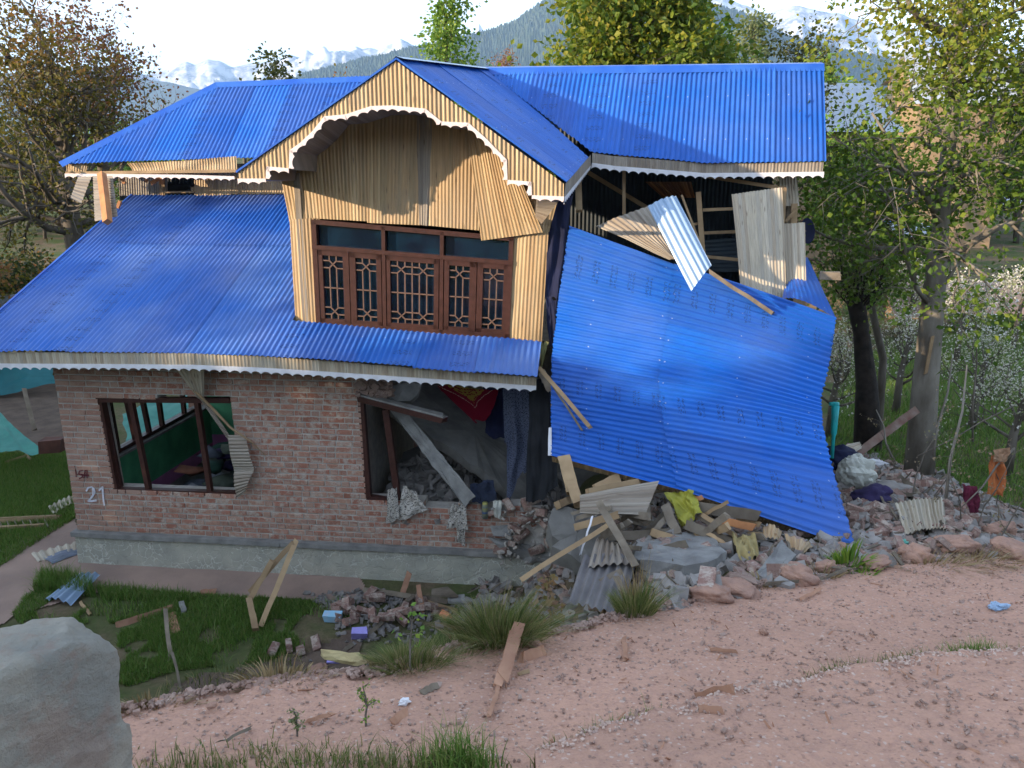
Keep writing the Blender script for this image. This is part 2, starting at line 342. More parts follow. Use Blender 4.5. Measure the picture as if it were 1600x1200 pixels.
# path on the left and strip along the plinth
def ground_sheet(name, pxs, lift, mat, step=.15):
    P = [hit(*p) for p in pxs]; xs = [p.x for p in P]; ys = [p.y for p in P]
    gx = np.arange(min(xs), max(xs) + step, step); gy = np.arange(min(ys), max(ys) + step, step); X, Y = np.meshgrid(gx, gy)
    ins = np.zeros(X.shape, bool); n = len(P); Xn = X + .08 * fbm(X * 2, Y * 2, 3, 2); Yn = Y + .08 * fbm(X * 2, Y * 2, 3, 4)
    for i in range(n):
        x1, y1, x2, y2 = P[i].x, P[i].y, P[i - 1].x, P[i - 1].y
        c = ((y1 > Yn) != (y2 > Yn)); ins ^= c & (Xn < (x2 - x1) * (Yn - y1) / ((y2 - y1) or 1e-9) + x1)
    idx = np.arange(X.size).reshape(X.shape)
    return np_obj(name, np.stack([X, Y, G(X, Y) + lift], -1).reshape(-1, 3), gridfaces(idx, ins[:-1, :-1]), np.stack([X, Y], -1).reshape(-1, 2), mat, smooth=True)
tag(ground_sheet('path', [(-260,985),(-40,880),(118,812),(138,880),(230,885),(560,905),(578,945),(330,934),(160,925),(25,962),(-150,1080),(-300,1080)], .02, m_path, .03), kind='structure')
m_dirt = M('brown_dirt', (.145, .105, .08), (.09, .065, .05), 2.5, 1, .8, .03, 14)
tag(ground_sheet('dirt_patch', [(-30,712),(110,706),(110,600),(60,590),(-60,600)], .02, m_dirt, .3), kind='structure')
tag(ground_sheet('dirt_bank', [(250,1085),(480,1085),(560,985),(500,1010),(400,1050),(290,1062)], .02, m_dirt, .1), kind='structure')

# ---------------------------------------------------------------- the house
class Pl:
    def __init__(s, O, U, V):
        s.O, s.U, s.V = O, U.normalized(), V.normalized(); s.N = s.U.cross(s.V).normalized()
        if s.N.dot(CAM - O) < 0: s.N = -s.N
    def p(s, px, py): d = ray(px, py); return CAM + d * ((s.O - CAM).dot(s.N) / d.dot(s.N))
    def st(s, P):
        d = P - s.O; a, b, c = 1.0, s.U.dot(s.V), 1.0; u, v = d.dot(s.U), d.dot(s.V); det = 1 - b * b
        return ((u - b * v) / det, (v - b * u) / det)
    def sp(s, px, py): return s.st(s.p(px, py))
    def pt(s, a, b, h=0): return s.O + s.U * a + s.V * b + s.N * h
def sheets(parent, name, mat, pl, lo, hi, s0=None, s1=None, pitch=.076, amp=.0095, sheet=.76, spw=6, rows=2, lap=None, jit=.006, wave=0, rng=None, skip=(), sag=0):
    rng = rng or random.Random(7)
    s0 = max(lo[0][0], hi[0][0]) if s0 is None else s0; s1 = min(lo[-1][0], hi[-1][0]) if s1 is None else s1
    ls, lt = [a for a, b in lo], [b for a, b in lo]; hs, ht = [a for a, b in hi], [b for a, b in hi]
    n = max(1, round((s1 - s0) / sheet)); out = []
    for i in range(n):
        if i in skip: continue
        a, b = s0 + (s1 - s0) * i / n, s0 + (s1 - s0) * (i + 1) / n + (.03 if i < n - 1 else 0)
        nc = max(2, int((b - a) / pitch * spw)); j0 = rng.uniform(-jit, jit); j1 = rng.uniform(-jit, jit); el = rng.uniform(-.012, .012)
        segs = [(0, 1)] if lap is None else [(0, 1, 0), (0, 1, 1)]
        for sg in segs:
            R_ = []; U_ = []
            for r in range(rows + 1):
                row = []; ur = []
                for c in range(nc + 1):
                    s_ = a + (b - a) * c / nc; t0 = float(np.interp(s_, ls, lt)) + el; t1 = float(np.interp(s_, hs, ht))
                    if t1 < t0 + .002: t1 = t0 + .002
                    if lap is not None:
                        L = lap + 0.06 * sg[2]
                        t0, t1 = (t0, min(t1, max(lap + .06, t0 + .002))) if sg[2] == 0 else (max(t0, min(lap, t1 - .002)), t1)
                    f = r / rows; t_ = t0 + (t1 - t0) * f
                    h = amp * math.sin(2 * math.pi * s_ / pitch) + j0 * (1 - f) + j1 * f + .004 * (i % 2) + (.005 * sg[2] if lap is not None else 0)
                    if wave: h += wave * math.sin(s_ * 1.7 + 1.3 * t_) * math.sin(t_ * 1.1 + .5)
                    h += sag * math.sin(math.pi * f)
                    row.append(pl.pt(s_, t_, h)); ur.append((s_, t_))
                R_.append(row); U_.append(ur)
            m = MB(); m.grid(R_, U_); out.append(obj(name, m, mat, parent, smooth=True))
    return out
def quad_sheet(name, mat, c, parent=None, pitch=.076, amp=.009, axis=0, curl=0, spw=6, rows=5, uo=0, noise=0, seed=0):
    """corrugated patch over four corners TL,TR,BR,BL; ribs run top-bottom (axis 0) or left-right (axis 1)"""
    TL, TR, BR, BL = c
    if axis: TL, TR, BR, BL = TL, BL, BR, TR
    wd = ((TR - TL).length + (BR - BL).length) / 2; ln = ((BL - TL).length + (BR - TR).length) / 2
    N = (TR - TL).cross(BL - TL).normalized()
    if N.dot(CAM - TL) < 0: N = -N
    nw = max(1, round(wd / pitch)); nc = nw * spw; m = MB(); R_ = []; U_ = []
    for r in range(rows + 1):
        f = r / rows; row = []; ur = []
        for k in range(nc + 1):
            v = k / nc; A = TL.lerp(TR, v); B = BL.lerp(BR, v); P = A.lerp(B, f)
            h = amp * math.sin(2 * math.pi * nw * v) + curl * (math.sin(math.pi * v) if curl > 0 else -math.sin(math.pi * f))
            if noise: h += noise * float(fbm(v * 2.2 + seed, f * 2.2 + seed * 3, 3, seed))
            row.append(P + N * h); ur.append((uo + v * wd, f * ln))
        R_.append(row); U_.append(ur)
    m.grid(R_, U_); return obj(name, m, mat, parent, smooth=True)
def trim(name, mat, pts, nrm, parent, w=.075, per=.14, th=.012):
    pts = [Vector(p) for p in pts]; nrm = nrm.normalized(); m = MB(); L0 = 0
    for a, b in zip(pts[:-1], pts[1:]):
        d = b - a; L = d.length
        if L < .01: continue
        d.normalize(); q = nrm.cross(d).normalized() * -1; n = max(2, int(L / .012)); rows = [[], [], [], [], []]
        for i in range(n + 1):
            l = L * i / n; ph = ((L0 + l) / per) % 1.0; bite = .42 * math.sin(math.pi * ph) ** .7 if ph > .06 else .0
            e = q * (w * (1.05 - bite)); p = a + d * l
            for r, v in zip(rows, (p - nrm * th, p, p + e, p + e - nrm * th, p - nrm * th)): r.append(v)
        m.grid(rows); L0 += L
    return obj(name, m, mat, parent)
HOUSE = thing('damaged_house', 'half-collapsed two-storey brick house with bright blue corrugated roofs', 'house', tuple(F(440, 925)))
rg = random.Random(11)
# --- front brick wall, laid course by course
WALL = [F(*p) for p in ((76,535),(545,548),(556,575),(566,590),(563,628),(572,779),(640,786),(700,792),(742,788),(775,803),(800,792),(842,800),(872,840),(862,872),(122,828))]
WALL = [(p.dot(HU), p.z) for p in WALL]
OP1 = [(p.dot(HU), p.z) for p in (F(*q) for q in ((153,620),(360,622),(378,773),(180,767)))]
def scan(poly, z):
    xs = []
    for (x1, z1), (x2, z2) in zip(poly, poly[1:] + poly[:1]):
        if (z1 > z) != (z2 > z): xs.append(x1 + (x2 - x1) * (z - z1) / (z2 - z1))
    return sorted(xs)
z_led = F(122, 828).z; CH = .0865; zc = z_led + CH / 2; m = MB(); lay = []; row = 0
while zc < F(100, 535).z:
    xs = scan(WALL, zc); op = scan(OP1, zc)
    iv = [(xs[i], xs[i + 1]) for i in range(0, len(xs) - 1, 2)]
    if op: iv = [q for a, b in iv for q in ([(a, b)] if op[1] < a or op[0] > b else [(a, op[0]), (op[1], b)])]
    for a, b in iv:
        if b - a < .05: continue
        c = HP((a + b) / 2, zc, .12); m.box(c, HU * ((b - a) / 2 - .004), HN * .119, UP * (CH / 2 + .0005))
        s_ = a - rg.uniform(0, .12); k = row
        while s_ < b:
            L = (.232, .112)[1 if rg.random() < .36 else 0]; e = s_ + L
            aa, bb = max(a, s_), min(b, e)
            if bb - aa > .03: lay.append(((aa + bb) / 2, zc, bb - aa))
            s_ = e + .013
    zc += CH; row += 1
WALLO = obj('front_wall', m, m_mortar, HOUSE)
def brick_mesh(name, L, seed, mat):
    r = random.Random(seed); m = MB(); h = Vector((L / 2, .05, .0355)); j = lambda: r.uniform(-.004, .004); q = .006
    vs = []
    for y, ins in ((-1, q), (-.82, 0), (1, 0)):
        for x, z in ((-1, -1), (1, -1), (1, 1), (-1, 1)):
            vs.append(Vector((x * (h.x - ins) + j() * .6, y * h.y + (j() if y < 0 else 0), z * (h.z - ins) + j() * .6)))
    fs = [(0, 1, 2, 3), (11, 10, 9, 8)]
    for b in (0, 4): fs += [(b + i, b + 4 + i, b + 4 + (i + 1) % 4, b + (i + 1) % 4) for i in range(4)]
    me = bpy.data.meshes.new(name); me.from_pydata([tuple(v) for v in vs], [], fs); me.materials.append(mat); me.update(); return me
BR = {L: [brick_mesh('brick', L, i + int(L * 100), m_brick) for i in range(4)] for L in (.232, .112)}
rotz = -TH; o0 = Vector(ORG[HOUSE.name])
lay.sort(key=lambda b: -b[2] * (1 if b[1] < F(0, 590).z + 10 else 0) - .02 * b[0]); vis_top = F(300, 585).z
vis = [b for b in lay if b[1] < vis_top + .02]; hid = [b for b in lay if b[1] >= vis_top + .02]
for (s_, z, L) in vis[:298]:
    kk = .232 if L > .15 else .112; o = link(bpy.data.objects.new('brick', rg.choice(BR[kk]))); o.parent = WALLO
    o.location = HP(s_, z, .042 + rg.uniform(-.005, .004)) - o0; o.rotation_euler = (0, rg.uniform(-.012, .012), rotz); o.scale = (L / kk, 1, 1)
m = MB()
for (s_, z, L) in vis[298:] + hid:
    me = rg.choice(BR[.232 if L > .15 else .112]); kx = L / (.232 if L > .15 else .112); k = .042 + rg.uniform(-.005, .004)
    c = HP(s_, z, k); vs = [c + HU * (v.co.x * kx) + HN * v.co.y + UP * v.co.z for v in me.vertices]; m.add(vs, [tuple(p.vertices) for p in me.polygons])
tag(obj('brick_courses', m, m_brickj, WALLO), kind='stuff')
# painted numbers (brushed on the bricks)
def strokes(name, mat, polys, k, w):
    m = MB()
    for pl_ in polys:
        for a, b in zip(pl_[:-1], pl_[1:]):
            P, Q = F(*a, k), F(*b, k); d = (Q - P).normalized(); m.bar(P - d * w * .3, Q + d * w * .3, w * rg.uniform(.8, 1.15), .005)
    return obj(name, m, mat, WALLO)
m_wp = M('white_wall_paint', (.72, .72, .80), (.55, .52, .56), 25, .8); m_rp = M('dark_red_wall_paint', (.10, .012, .02), (.16, .05, .05), 25, .8)
strokes('painted_number', m_wp, [[(135,767),(138,762),(143,761),(147,764),(148,769),(144,776),(138,783),(143,783),(150,782)], [(155,766),(160,761),(161,772),(162,784)], [(145,765),(146,772)], [(162,784),(163,789)]], -.018, .026)
strokes('painted_number', m_rp, [[(118,734),(119,745)], [(129,735),(124,736),(123,741),(128,741),(129,745),(124,748)], [(131,747),(133,735),(136,735),(136,747)], [(131,742),(138,742)], [(121,741),(139,744)]], -.018, .016)
# plinth and ledge
zb = F(135, 912).z - .25
a = SZ(122, 850)[0]; b = SZ(905, 900)[0]; m = MB()
pl_pts = [HP(a - .02, zb, -.06), HP(b, zb, -.06), HP(b, z_led - .07, -.04), HP(a, z_led - .07, -.04)]
n = 60; rows = []
for r in range(9):
    f = r / 8; rows.append([HP(a + (b - a) * c / n, zb + (z_led - .07 - zb) * f, -.06 + .02 * f + .012 * float(fbm(c * .5, r * .7, 3, 2))) for c in range(n + 1)])
m.grid(rows); m.box(HP((a + b) / 2, (zb + z_led) / 2 - .05, .14), HU * ((b - a) / 2 - .01), HN * .16, UP * ((z_led - zb) / 2 - .04))
m.box(HP(a + .1, (zb + z_led) / 2 - .05, 2.2), HU * .1, HN * 2.24, UP * ((z_led - zb) / 2 - .04))
obj('plinth', m, m_plinth, HOUSE, smooth=False)
m = MB(); nn = 14
for i in range(nn):
    x0 = a - .03 + (b - a) * i / nn; x1 = a - .03 + (b - a) * (i + 1) / nn; m.box(HP((x0 + x1) / 2, z_led - .037 + rg.uniform(-.004, .004), .05 + rg.uniform(-.006, .006)), HU * (x1 - x0) / 2, HN * .14, UP * .036)
obj('plinth_ledge', m, m_conc, HOUSE)
# --- ground-floor room behind the left window
sl_ = SZ(76, 560)[0] + .03; sr_ = SZ(548, 700)[0]; zf = z_led - .05; zc_ = 3.22
zsill = F(195, 729, .35).z
m = MB()
m.box(HP((sl_ + 3) / 2, zf - .05, 1.9), HU * ((3 - sl_) / 2), HN * 1.65, UP * .05); obj('room_floor', m, m_dconc, HOUSE)
m = MB(); m.box(HP((sl_ + sr_) / 2 + .2, zc_ + .08, 1.95), HU * ((sr_ - sl_) / 2 + .2), HN * 1.7, UP * .08); obj('ceiling_slab', m, m_conc, HOUSE)
KB = 3.7
sw = sl_ + .32
m = MB(); m.box(HP(sw - .13, (zf + zsill) / 2, KB / 2 + .12), HU * .12, HN * (KB / 2 - .12), UP * ((zsill - zf) / 2))
m.box(HP(sw - .13, zc_ - .12, KB / 2 + .12), HU * .12, HN * (KB / 2 - .12), UP * .1); SWO = obj('side_wall', m, m_brickj, HOUSE)
m = MB(); m.box(HP(sw + .0, (zf + zsill) / 2 + .12, KB / 2 + .12), HU * .015, HN * (KB / 2 - .13), UP * ((zsill - zf) / 2 - .125)); obj('painted_dado', m, m_green, SWO)
m = MB(); m.box(HP(sw + .004, zf + .12, KB / 2 + .12), HU * .016, HN * (KB / 2 - .13), UP * .125); m.box(HP(sw + .02, (zf + zc_) / 2, .27), HU * .1, HN * .03, UP * ((zc_ - zf) / 2 - .01)); obj('painted_skirting', m, m_pinkw, SWO)
m = MB(); m.box(HP(sw - .1, zsill + .02, KB / 2 + .12), HU * .16, HN * (KB / 2 - .14), UP * .02); obj('window_sill', m, m_conc, SWO)
m = MB()
for k, lean in ((.42, .0), (.85, -.1), (1.35, -.22), (1.75, -.2), (2.15, -.05), (2.9, .0)):
    m.bar(HP(sw - .06, zsill + .04, k), HP(sw - .06 , zc_ - .2, k + lean), .07, .07, HU)
m.bar(HP(sw - .06, zsill + .07, .4), HP(sw - .06, zsill + .07, 3.2), .06, .08, HU); obj('window_frame', m, m_frame, SWO)
m = MB(); m.box(HP((sl_ + sr_) / 2, (zf + zc_) / 2, KB + .12), HU * ((sr_ - sl_) / 2 + .1), HN * .12, UP * ((zc_ - zf) / 2)); BWO = obj('back_wall', m, m_brickj, HOUSE)
m = MB(); m.box(HP((sl_ + sr_) / 2, (zf + zc_) / 2 + .2, KB - .012), HU * ((sr_ - sl_) / 2 - .3), HN * .012, UP * ((zc_ - zf) / 2 - .21)); obj('painted_dado', m, m_green, BWO)
m = MB(); m.box(HP((sl_ + sr_) / 2, zf + .2, KB - .012), HU * ((sr_ - sl_) / 2 - .3), HN * .012, UP * .198); obj('painted_skirting', m, m_pinkw, BWO)
sp_ = SZ(548, 700)[0]
m = MB(); m.box(HP(sp_ - .05, (zf + zc_) / 2, 2.0), HU * .06, HN * 1.7, UP * ((zc_ - zf) / 2 - .002)); obj('partition_wall', m, m_mortar, HOUSE)
# dark rear and far side of the broken room
m = MB(); sR = SZ(905, 800)[0]
m.box(HP((sp_ + 3.4) / 2, 2.1, KB + .12), HU * ((3.4 - sp_) / 2), HN * .1, UP * 1.28); obj('rear_wall', m, m_mortar, HOUSE)
m = MB(); m.box(HP(3.2, 1.9, 2.6), HU * .1, HN * 1.2, UP * 1.4); obj('far_side_wall', m, m_mortar, HOUSE)
# left window joinery
def winbars(parent, name, mat, segs, k, th):
    m = MB()
    for (x1, y1), (x2, y2), wd in segs: m.bar(F(x1, y1, k), F(x2, y2, k), wd, th)
    return obj(name, m, mat, parent)
WL = part_empty('window', HOUSE)
winbars(WL, 'window_frame', m_frame, [((153,624),(361,625),.07), ((158,622),(184,768),.06), ((182,765),(374,771),.065)], .05, .1)
winbars(WL, 'mullion', m_frame, [((205,626),(233,766),.065)], .05, .08); winbars(WL, 'mullion', m_frame, [((308,627),(329,769),.065)], .05, .08)
winbars(WL, 'mullion', m_frame, [((163,630),(190,764),.05)], .10, .05)
# --- broken right window
WRB = part_empty('broken_window', HOUSE)
winbars(WRB, 'window_frame', m_frame, [((565,628),(576,776),.085), ((574,776),(628,784),.06)], .05, .1)
winbars(WRB, 'mullion', m_frame, [((603,640),(622,780),.085)], .02, .08)
m = MB(); A, B = F(563, 622, 0), F(694, 656, -.35); m.bar(A, B, .075, .14, rough=.02, rng=rg); obj('lintel', m, m_frame, WRB)
m = MB(); A, B = F(563, 617, .02), F(692, 650, -.33); m.bar(A, B, .04, .13, rough=.02, rng=rg); obj('lintel_rubble', m, m_conc, WRB)
# --- upper-floor bay wall
K2 = .16
def BP(px, py, dk=0): return F(px, py, K2 + dk)
BAY = part_empty('bay_wall', HOUSE)
bays = SZ(452, 345, K2)[0]; bayr = SZ(850, 400, K2)[0]; zt = 5.75
for i, (q, dk, mt) in enumerate([
    (((438,272),(494,256),(499,344),(452,346)), -.02, m_tan), (((452,343),(489,341),(499,508),(462,509)), -.035, m_tan),
    (((470,200),(578,172),(580,346),(486,341)), -.03, m_tan), (((572,172),(668,172),(660,352),(574,348)), -.045, m_tan),
    (((650,172),(680,172),(670,353),(655,351)), -.05, m_greyw), (((664,172),(752,200),(748,360),(666,352)), -.055, m_tan),
    (((728,190),(806,262),(848,363),(752,376)), -.10, m_tan), (((803,371),(857,362),(846,542),(794,536)), -.05, m_tan),
    (((806,262),(872,310),(858,362),(820,372)), -.01, m_tan)]):
    quad_sheet('wall_panel', mt, [BP(*p, dk) for p in q], BAY, pitch=.048, amp=.0042, uo=i * 1.3, curl=.015, noise=.02, seed=i)
m = MB(); zbay = F(480, 512, K2).z
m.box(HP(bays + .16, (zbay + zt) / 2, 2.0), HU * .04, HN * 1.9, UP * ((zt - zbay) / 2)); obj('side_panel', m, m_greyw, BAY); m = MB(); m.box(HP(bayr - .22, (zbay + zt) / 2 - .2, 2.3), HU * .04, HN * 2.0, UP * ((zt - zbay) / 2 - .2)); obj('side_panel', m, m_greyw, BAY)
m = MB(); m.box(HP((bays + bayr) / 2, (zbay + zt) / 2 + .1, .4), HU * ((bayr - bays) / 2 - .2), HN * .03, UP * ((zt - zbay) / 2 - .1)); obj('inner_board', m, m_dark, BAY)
# window in the bay
WQ = [BP(489, 344), BP(804, 371), BP(797, 527), BP(497, 508)]
def WP(a, b, h=0): return WQ[0].lerp(WQ[1], a).lerp(WQ[3].lerp(WQ[2], a), b) - HN * h
WIN = part_empty('window', HOUSE)
def wb(name, mat, segs, h, th):
    m = MB()
    for a0, b0, a1, b1, wd in segs: m.bar(WP(a0, b0, h), WP(a1, b1, h), wd, th)
    return obj(name, m, mat, WIN)
wb('window_frame', m_frame, [(0,.012,1,.012,.06), (0,.985,1,.985,.075), (.012,0,.012,1,.065), (.988,0,.988,1,.06), (.36,0,.36,1,.05), (.65,0,.65,1,.05)], .035, .09)
wb('transom', m_frame, [(0,.245,1,.245,.055)], .045, .09)
for a0, a1 in ((.03,.345), (.375,.635), (.665,.975)):
    m = MB(); m.add([WP(a0, .03, .0), WP(a1, .03, .0), WP(a1, .235, .0), WP(a0, .235, .0)], [(0, 1, 2, 3)]); obj('glass_pane', m, m_glass, WIN)
Wm = (WQ[1] - WQ[0]).length
for a0, a1, o_a, o_b, nu in ((.022,.182,.048,.152,1), (.186,.346,.216,.322,1), (.374,.636,.392,.612,2), (.664,.824,.688,.79,1), (.828,.978,.856,.958,1)):
    t0, t1 = .315, .925; w1, w2 = (o_a - a0) * Wm, (a1 - o_b) * Wm
    wb('casement_sash', m_frame, [((a0 + o_a) / 2, .265, (a0 + o_a) / 2, .965, w1), ((a1 + o_b) / 2, .265, (a1 + o_b) / 2, .965, w2), (a0, .29, a1, .29, .07), (a0, .945, a1, .945, .07)], .05 + rg.uniform(0, .006), .045)
    m = MB(); m.add([WP(o_a, t0, .028), WP(o_b, t0, .028), WP(o_b, t1, .028), WP(o_a, t1, .028)], [(0, 1, 2, 3)]); obj('glass_pane', m, m_glass, WIN)
    sg = []; T = lambda y: t0 + (t1 - t0) * y; lw = .016
    for q in range(nu):
        u0 = o_a + (o_b - o_a) * q / nu; uw = (o_b - o_a) / nu; A_ = lambda x: u0 + uw * x
        for fl in (0, 1):
            y = (lambda v: T(1 - v)) if fl else T
            sg += [(A_(.33), y(0), A_(.33), y(.075), lw), (A_(.67), y(0), A_(.67), y(.075), lw), (A_(.33), y(.075), A_(.67), y(.185), lw), (A_(.67), y(.075), A_(.33), y(.185), lw),
                   (A_(0), y(.08), A_(.33), y(.08), lw), (A_(.67), y(.08), A_(1), y(.08), lw), (A_(0), y(.19), A_(.33), y(.19), lw), (A_(.67), y(.19), A_(1), y(.19), lw),
                   (A_(.33), y(.185), A_(.33), y(.5), lw), (A_(.67), y(.185), A_(.67), y(.5), lw)]
        sg += [(A_(0), T(.5), A_(1), T(.5), lw)]
        if q: sg += [(u0, T(0), u0, T(1), lw)]
    wb('window_lattice', m_lat, sg, .055, .02)
m = MB(); m.bar(BP(465, 510, -.05), BP(797, 533, -.05), .045, .12, rough=.01); obj('sill_flashing', m, m_white, WIN)
# --- lower roof
P1, P2 = F(400, 555, -.72), F(325, 303, 3.75)
dv = P2 - P1; dv = HN * dv.dot(HN) + UP * dv.z
PL = Pl(P1, HU, dv)
lo = [PL.sp(*p) for p in ((-190,549),(0,549),(200,550),(300,551),(400,555),(500,562),(600,570),(700,577.5),(842,589))]
tl = PL.sp(205, 305); tt = PL.sp(442, 304)[1]; sbl = PL.st(HP(bays, 4, K2))[0]; bb = [PL.sp(*p) for p in ((467,509),(795,537),(845,543))]
hi = [tl, (sbl - .02, tt), (sbl, bb[0][1] + .1), (bb[1][0], bb[1][1] + .12), (bb[2][0], bb[2][1] + .12)]
LR = part_empty('lower_roof', HOUSE)
lapt = PL.sp(200, 382)[1]
sheets(LR, 'roof_sheet', m_blue2, PL, lo, hi, s0=tl[0], s1=bb[2][0] - .0, lap=lapt, rows=3, rng=rg, wave=.012)
m = MB()                                        # hip edge flashing, purlins
A, B = PL.pt(tl[0] + .01, lo[1][1], .008), PL.pt(tl[0] + .01, tl[1], .008); m.bar(A, B, .035, .03, PL.N)
obj('edge_flashing', m, m_cap, LR)
m = MB()
for f in (.04, .35, .66, .97):
    t_ = tt * f; s_a = tl[0] + .1; m.bar(PL.pt(s_a, t_, -.06), PL.pt(sbl - .05 if f > .1 else bb[2][0], t_, -.06), .05, .06, PL.N)
obj('purlins', m, m_timber, LR)
# fascia and scalloped trim of the lower roof
def fascia(parent, mat, top, hpx, k, tr_mat, s_px=8, trimw=.075, pitch=.048):
    Pf = Pl(F(*top[0], k), HU, UP); hi_ = [Pf.sp(x, y - 1) for x, y in top]; lo_ = [Pf.sp(x, y + hpx(x)) for x, y in top]
    sheets(parent, 'fascia_panel', mat, Pf, lo_, hi_, pitch=pitch, amp=.005, sheet=2.4, rows=1, jit=.004, rng=rg)
    trim('scalloped_trim', tr_mat, [Pf.pt(s_, t_ + .02, .02) for s_, t_ in lo_], Pf.N, parent, trimw)
EAVE = [(-190,551),(0,551),(200,552),(300,553),(400,557),(500,564),(600,572),(700,580),(838,591)]
FL = part_empty('lower_fascia', HOUSE); fascia(FL, m_pale, EAVE, lambda x: 19 if x < 500 else 18 - (x - 500) * .012, -.70, m_white, trimw=.08)
m = MB(); Ps = PL.sp(838, 589)               # soffit boards under the overhang
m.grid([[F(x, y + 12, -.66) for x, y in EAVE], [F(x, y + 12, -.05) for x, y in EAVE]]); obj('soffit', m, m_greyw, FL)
# --- upper roofs
P1, P2 = F(250, 252, 3.0), F(450, 123, 4.75); dv = P2 - P1; PU = Pl(P1, HU, HN * dv.dot(HN) + UP * dv.z)
lo = [PU.sp(*p) for p in ((93,256),(200,252),(290,250),(372,247))]; e_ = PU.sp(372, 247); lo.append((e_[0] + 5.2, e_[1]))
r1 = PU.sp(338, 131); r2 = PU.sp(560, 119); hi = [PU.sp(93,255.5), r1, r2, (e_[0] + 5.2, r2[1])]
UR = part_empty('upper_left_roof', HOUSE); sheets(UR, 'roof_sheet', m_blue, PU, lo, hi, rows=1, rng=rg, s1=SZ(700,120,4.7)[0] - PU.O.dot(HU))
m = MB()
def cap(m, P, Q, N, w=.16):
    d = (Q - P).normalized(); s_ = d.cross(N).normalized()
    for sg in (1, -1):
        a_, b_ = P + N * .035, Q + N * .035; e1, e2 = a_ + s_ * sg * w - N * .03 * (1 if sg > 0 else 3), b_ + s_ * sg * w - N * .03 * (1 if sg > 0 else 3)
        m.add([a_, b_, e2, e1], [(0, 1, 2, 3)])
cap(m, PU.pt(*PU.sp(93,255.5)), PU.pt(*r1), PU.N, .14); obj('ridge_cap', m, m_cap, UR)
m = MB(); cap(m, PU.pt(*r1), PU.pt(r2[0] + 1.6, r2[1]), PU.N, .13); obj('ridge_cap', m, m_cap, UR)
P1, P2 = F(1291, 252, 2.0), F(1287, 102, 3.3); dv = P2 - P1; PR = Pl(P1, HU, dv)
lo = [PR.sp(*p) for p in ((762,111),(924,239),(960,243),(1000,246),(1050,250),(1100,255),(1180,254),(1291,252))]; hi = [PR.sp(762,108.5), PR.sp(1286,102)]; hi[-1] = (lo[-1][0], hi[-1][1])
URR = part_empty('upper_right_roof', HOUSE); sheets(URR, 'roof_sheet', m_blue3, PR, lo, hi, rows=3, rng=rg, wave=.015, lap=None, spw=8, amp=.011)
m = MB(); cap(m, PR.pt(hi[0][0] - .3, hi[0][1]), PR.pt(hi[-1][0], hi[-1][1]), PR.N, .13); obj('ridge_cap', m, m_cap, URR)
m = MB(); bar_k = [(.1, .0), (.5, 0), (.93, 0)]
for f in (.1, .45, .8): t_ = hi[0][1] * f; m.bar(PR.pt(lo[2][0], t_, -.05), PR.pt(lo[-1][0] - .05, t_, -.05), .06, .05, PR.N)
for s_ in np.linspace(lo[2][0], lo[-1][0] - .1, 6): m.bar(PR.pt(s_, .05, -.12), PR.pt(s_, hi[0][1], -.12), .06, .08, PR.N)
obj('rafters', m, m_timber, URR)
# rear slopes so that the roof is closed from behind
def rear(pa, pb, parent, drop=1.5, run=3.2):
    m = MB(); q = HN * run - UP * drop; rws = []
    n = max(2, int((pb - pa).length / .038)); rws = [[pa.lerp(pb, i / n) + q * f + UP * .006 * (i % 2) for i in range(n + 1)] for f in (0, 1)]
    m.grid(rws); obj('rear_slope', m, m_cap, parent, smooth=True)
rear(PU.pt(*r1, -.01), PU.pt(r2[0] + 1.6, r2[1], -.01), UR); rear(PR.pt(hi[0][0] - .3, hi[0][1], -.01), PR.pt(*hi[-1], -.01), URR)
# gable roof, right and left slopes
KG = -.82
A, C, B, E = F(620, 93, KG), F(886, 284, KG), F(762, 109, 3.6), F(925, 240, 1.95)
PG = Pl(A, B - A, C - A); GR = part_empty('gable_roof', HOUSE)
sc_ = PG.st(C); sb = PG.st(B); se = PG.st(E)
sheets(GR, 'roof_sheet', m_blue, PG, [(-.02, 0), (sb[0], sb[1])], [(-.02, sc_[1]), (se[0], se[1] + .0), (sb[0], sb[1] + .01)], rows=2, rng=rg, jit=.012, wave=.02)
CL = F(370, 270, KG); PGL = Pl(A, B - A, CL - A); sb2 = PGL.st(B)[0]; sheets(GR, 'roof_sheet', m_blue, PGL, [(-.02, 0), (sb2, 0)], [(-.02, PGL.st(CL)[1]), (sb2, PGL.st(CL)[1])], rows=1, rng=rg)
m = MB(); cap(m, A - (B - A).normalized() * .03, B, UP, .10); obj('ridge_cap', m, m_metal, GR)
m = MB(); e_off = Vector((0, 0, .0)); m.bar(A + UP * .01, C + UP * .01, .02, .05, -HN); m.bar(A + UP * .01, CL + UP * .01, .02, .05, -HN); obj('verge_flashing', m, m_cap, GR)
# gable fascia with the stepped arch
PF = Pl(F(620, 200, KG), HU, UP)
ARCH = [(372,281),(416,281),(417,262),(452,265),(453,237),(470,225),(488,208),(507,184),(540,181),(580,168),(612,167),(665,172),(690,192),(732,194),(760,219),(792,252),(793,283),(830,286),(831,307),(881,309)]
RAKE = [(372,270),(619,95),(881,287)]
lo = [PF.sp(*p) for p in ARCH]; lo = [(s_ + i * 1e-4, t_) for i, (s_, t_) in enumerate(lo)]; hi = [PF.sp(*p) for p in RAKE]
GF = part_empty('gable_fascia', HOUSE)
sheets(GF, 'fascia_panel', m_tan, PF, lo, hi, pitch=.050, amp=.007, sheet=1.0, rows=1, rng=rg, jit=.004, spw=8)
m = MB(); m.grid([[PF.pt(s_, t_, -.015) for s_, t_ in lo], [PF.pt(s_, t_, -.015) + HN * .95 for s_, t_ in lo]]); obj('arch_soffit', m, m_greyw, GF)  # darker print puts the shade of the arch reveal into its colour
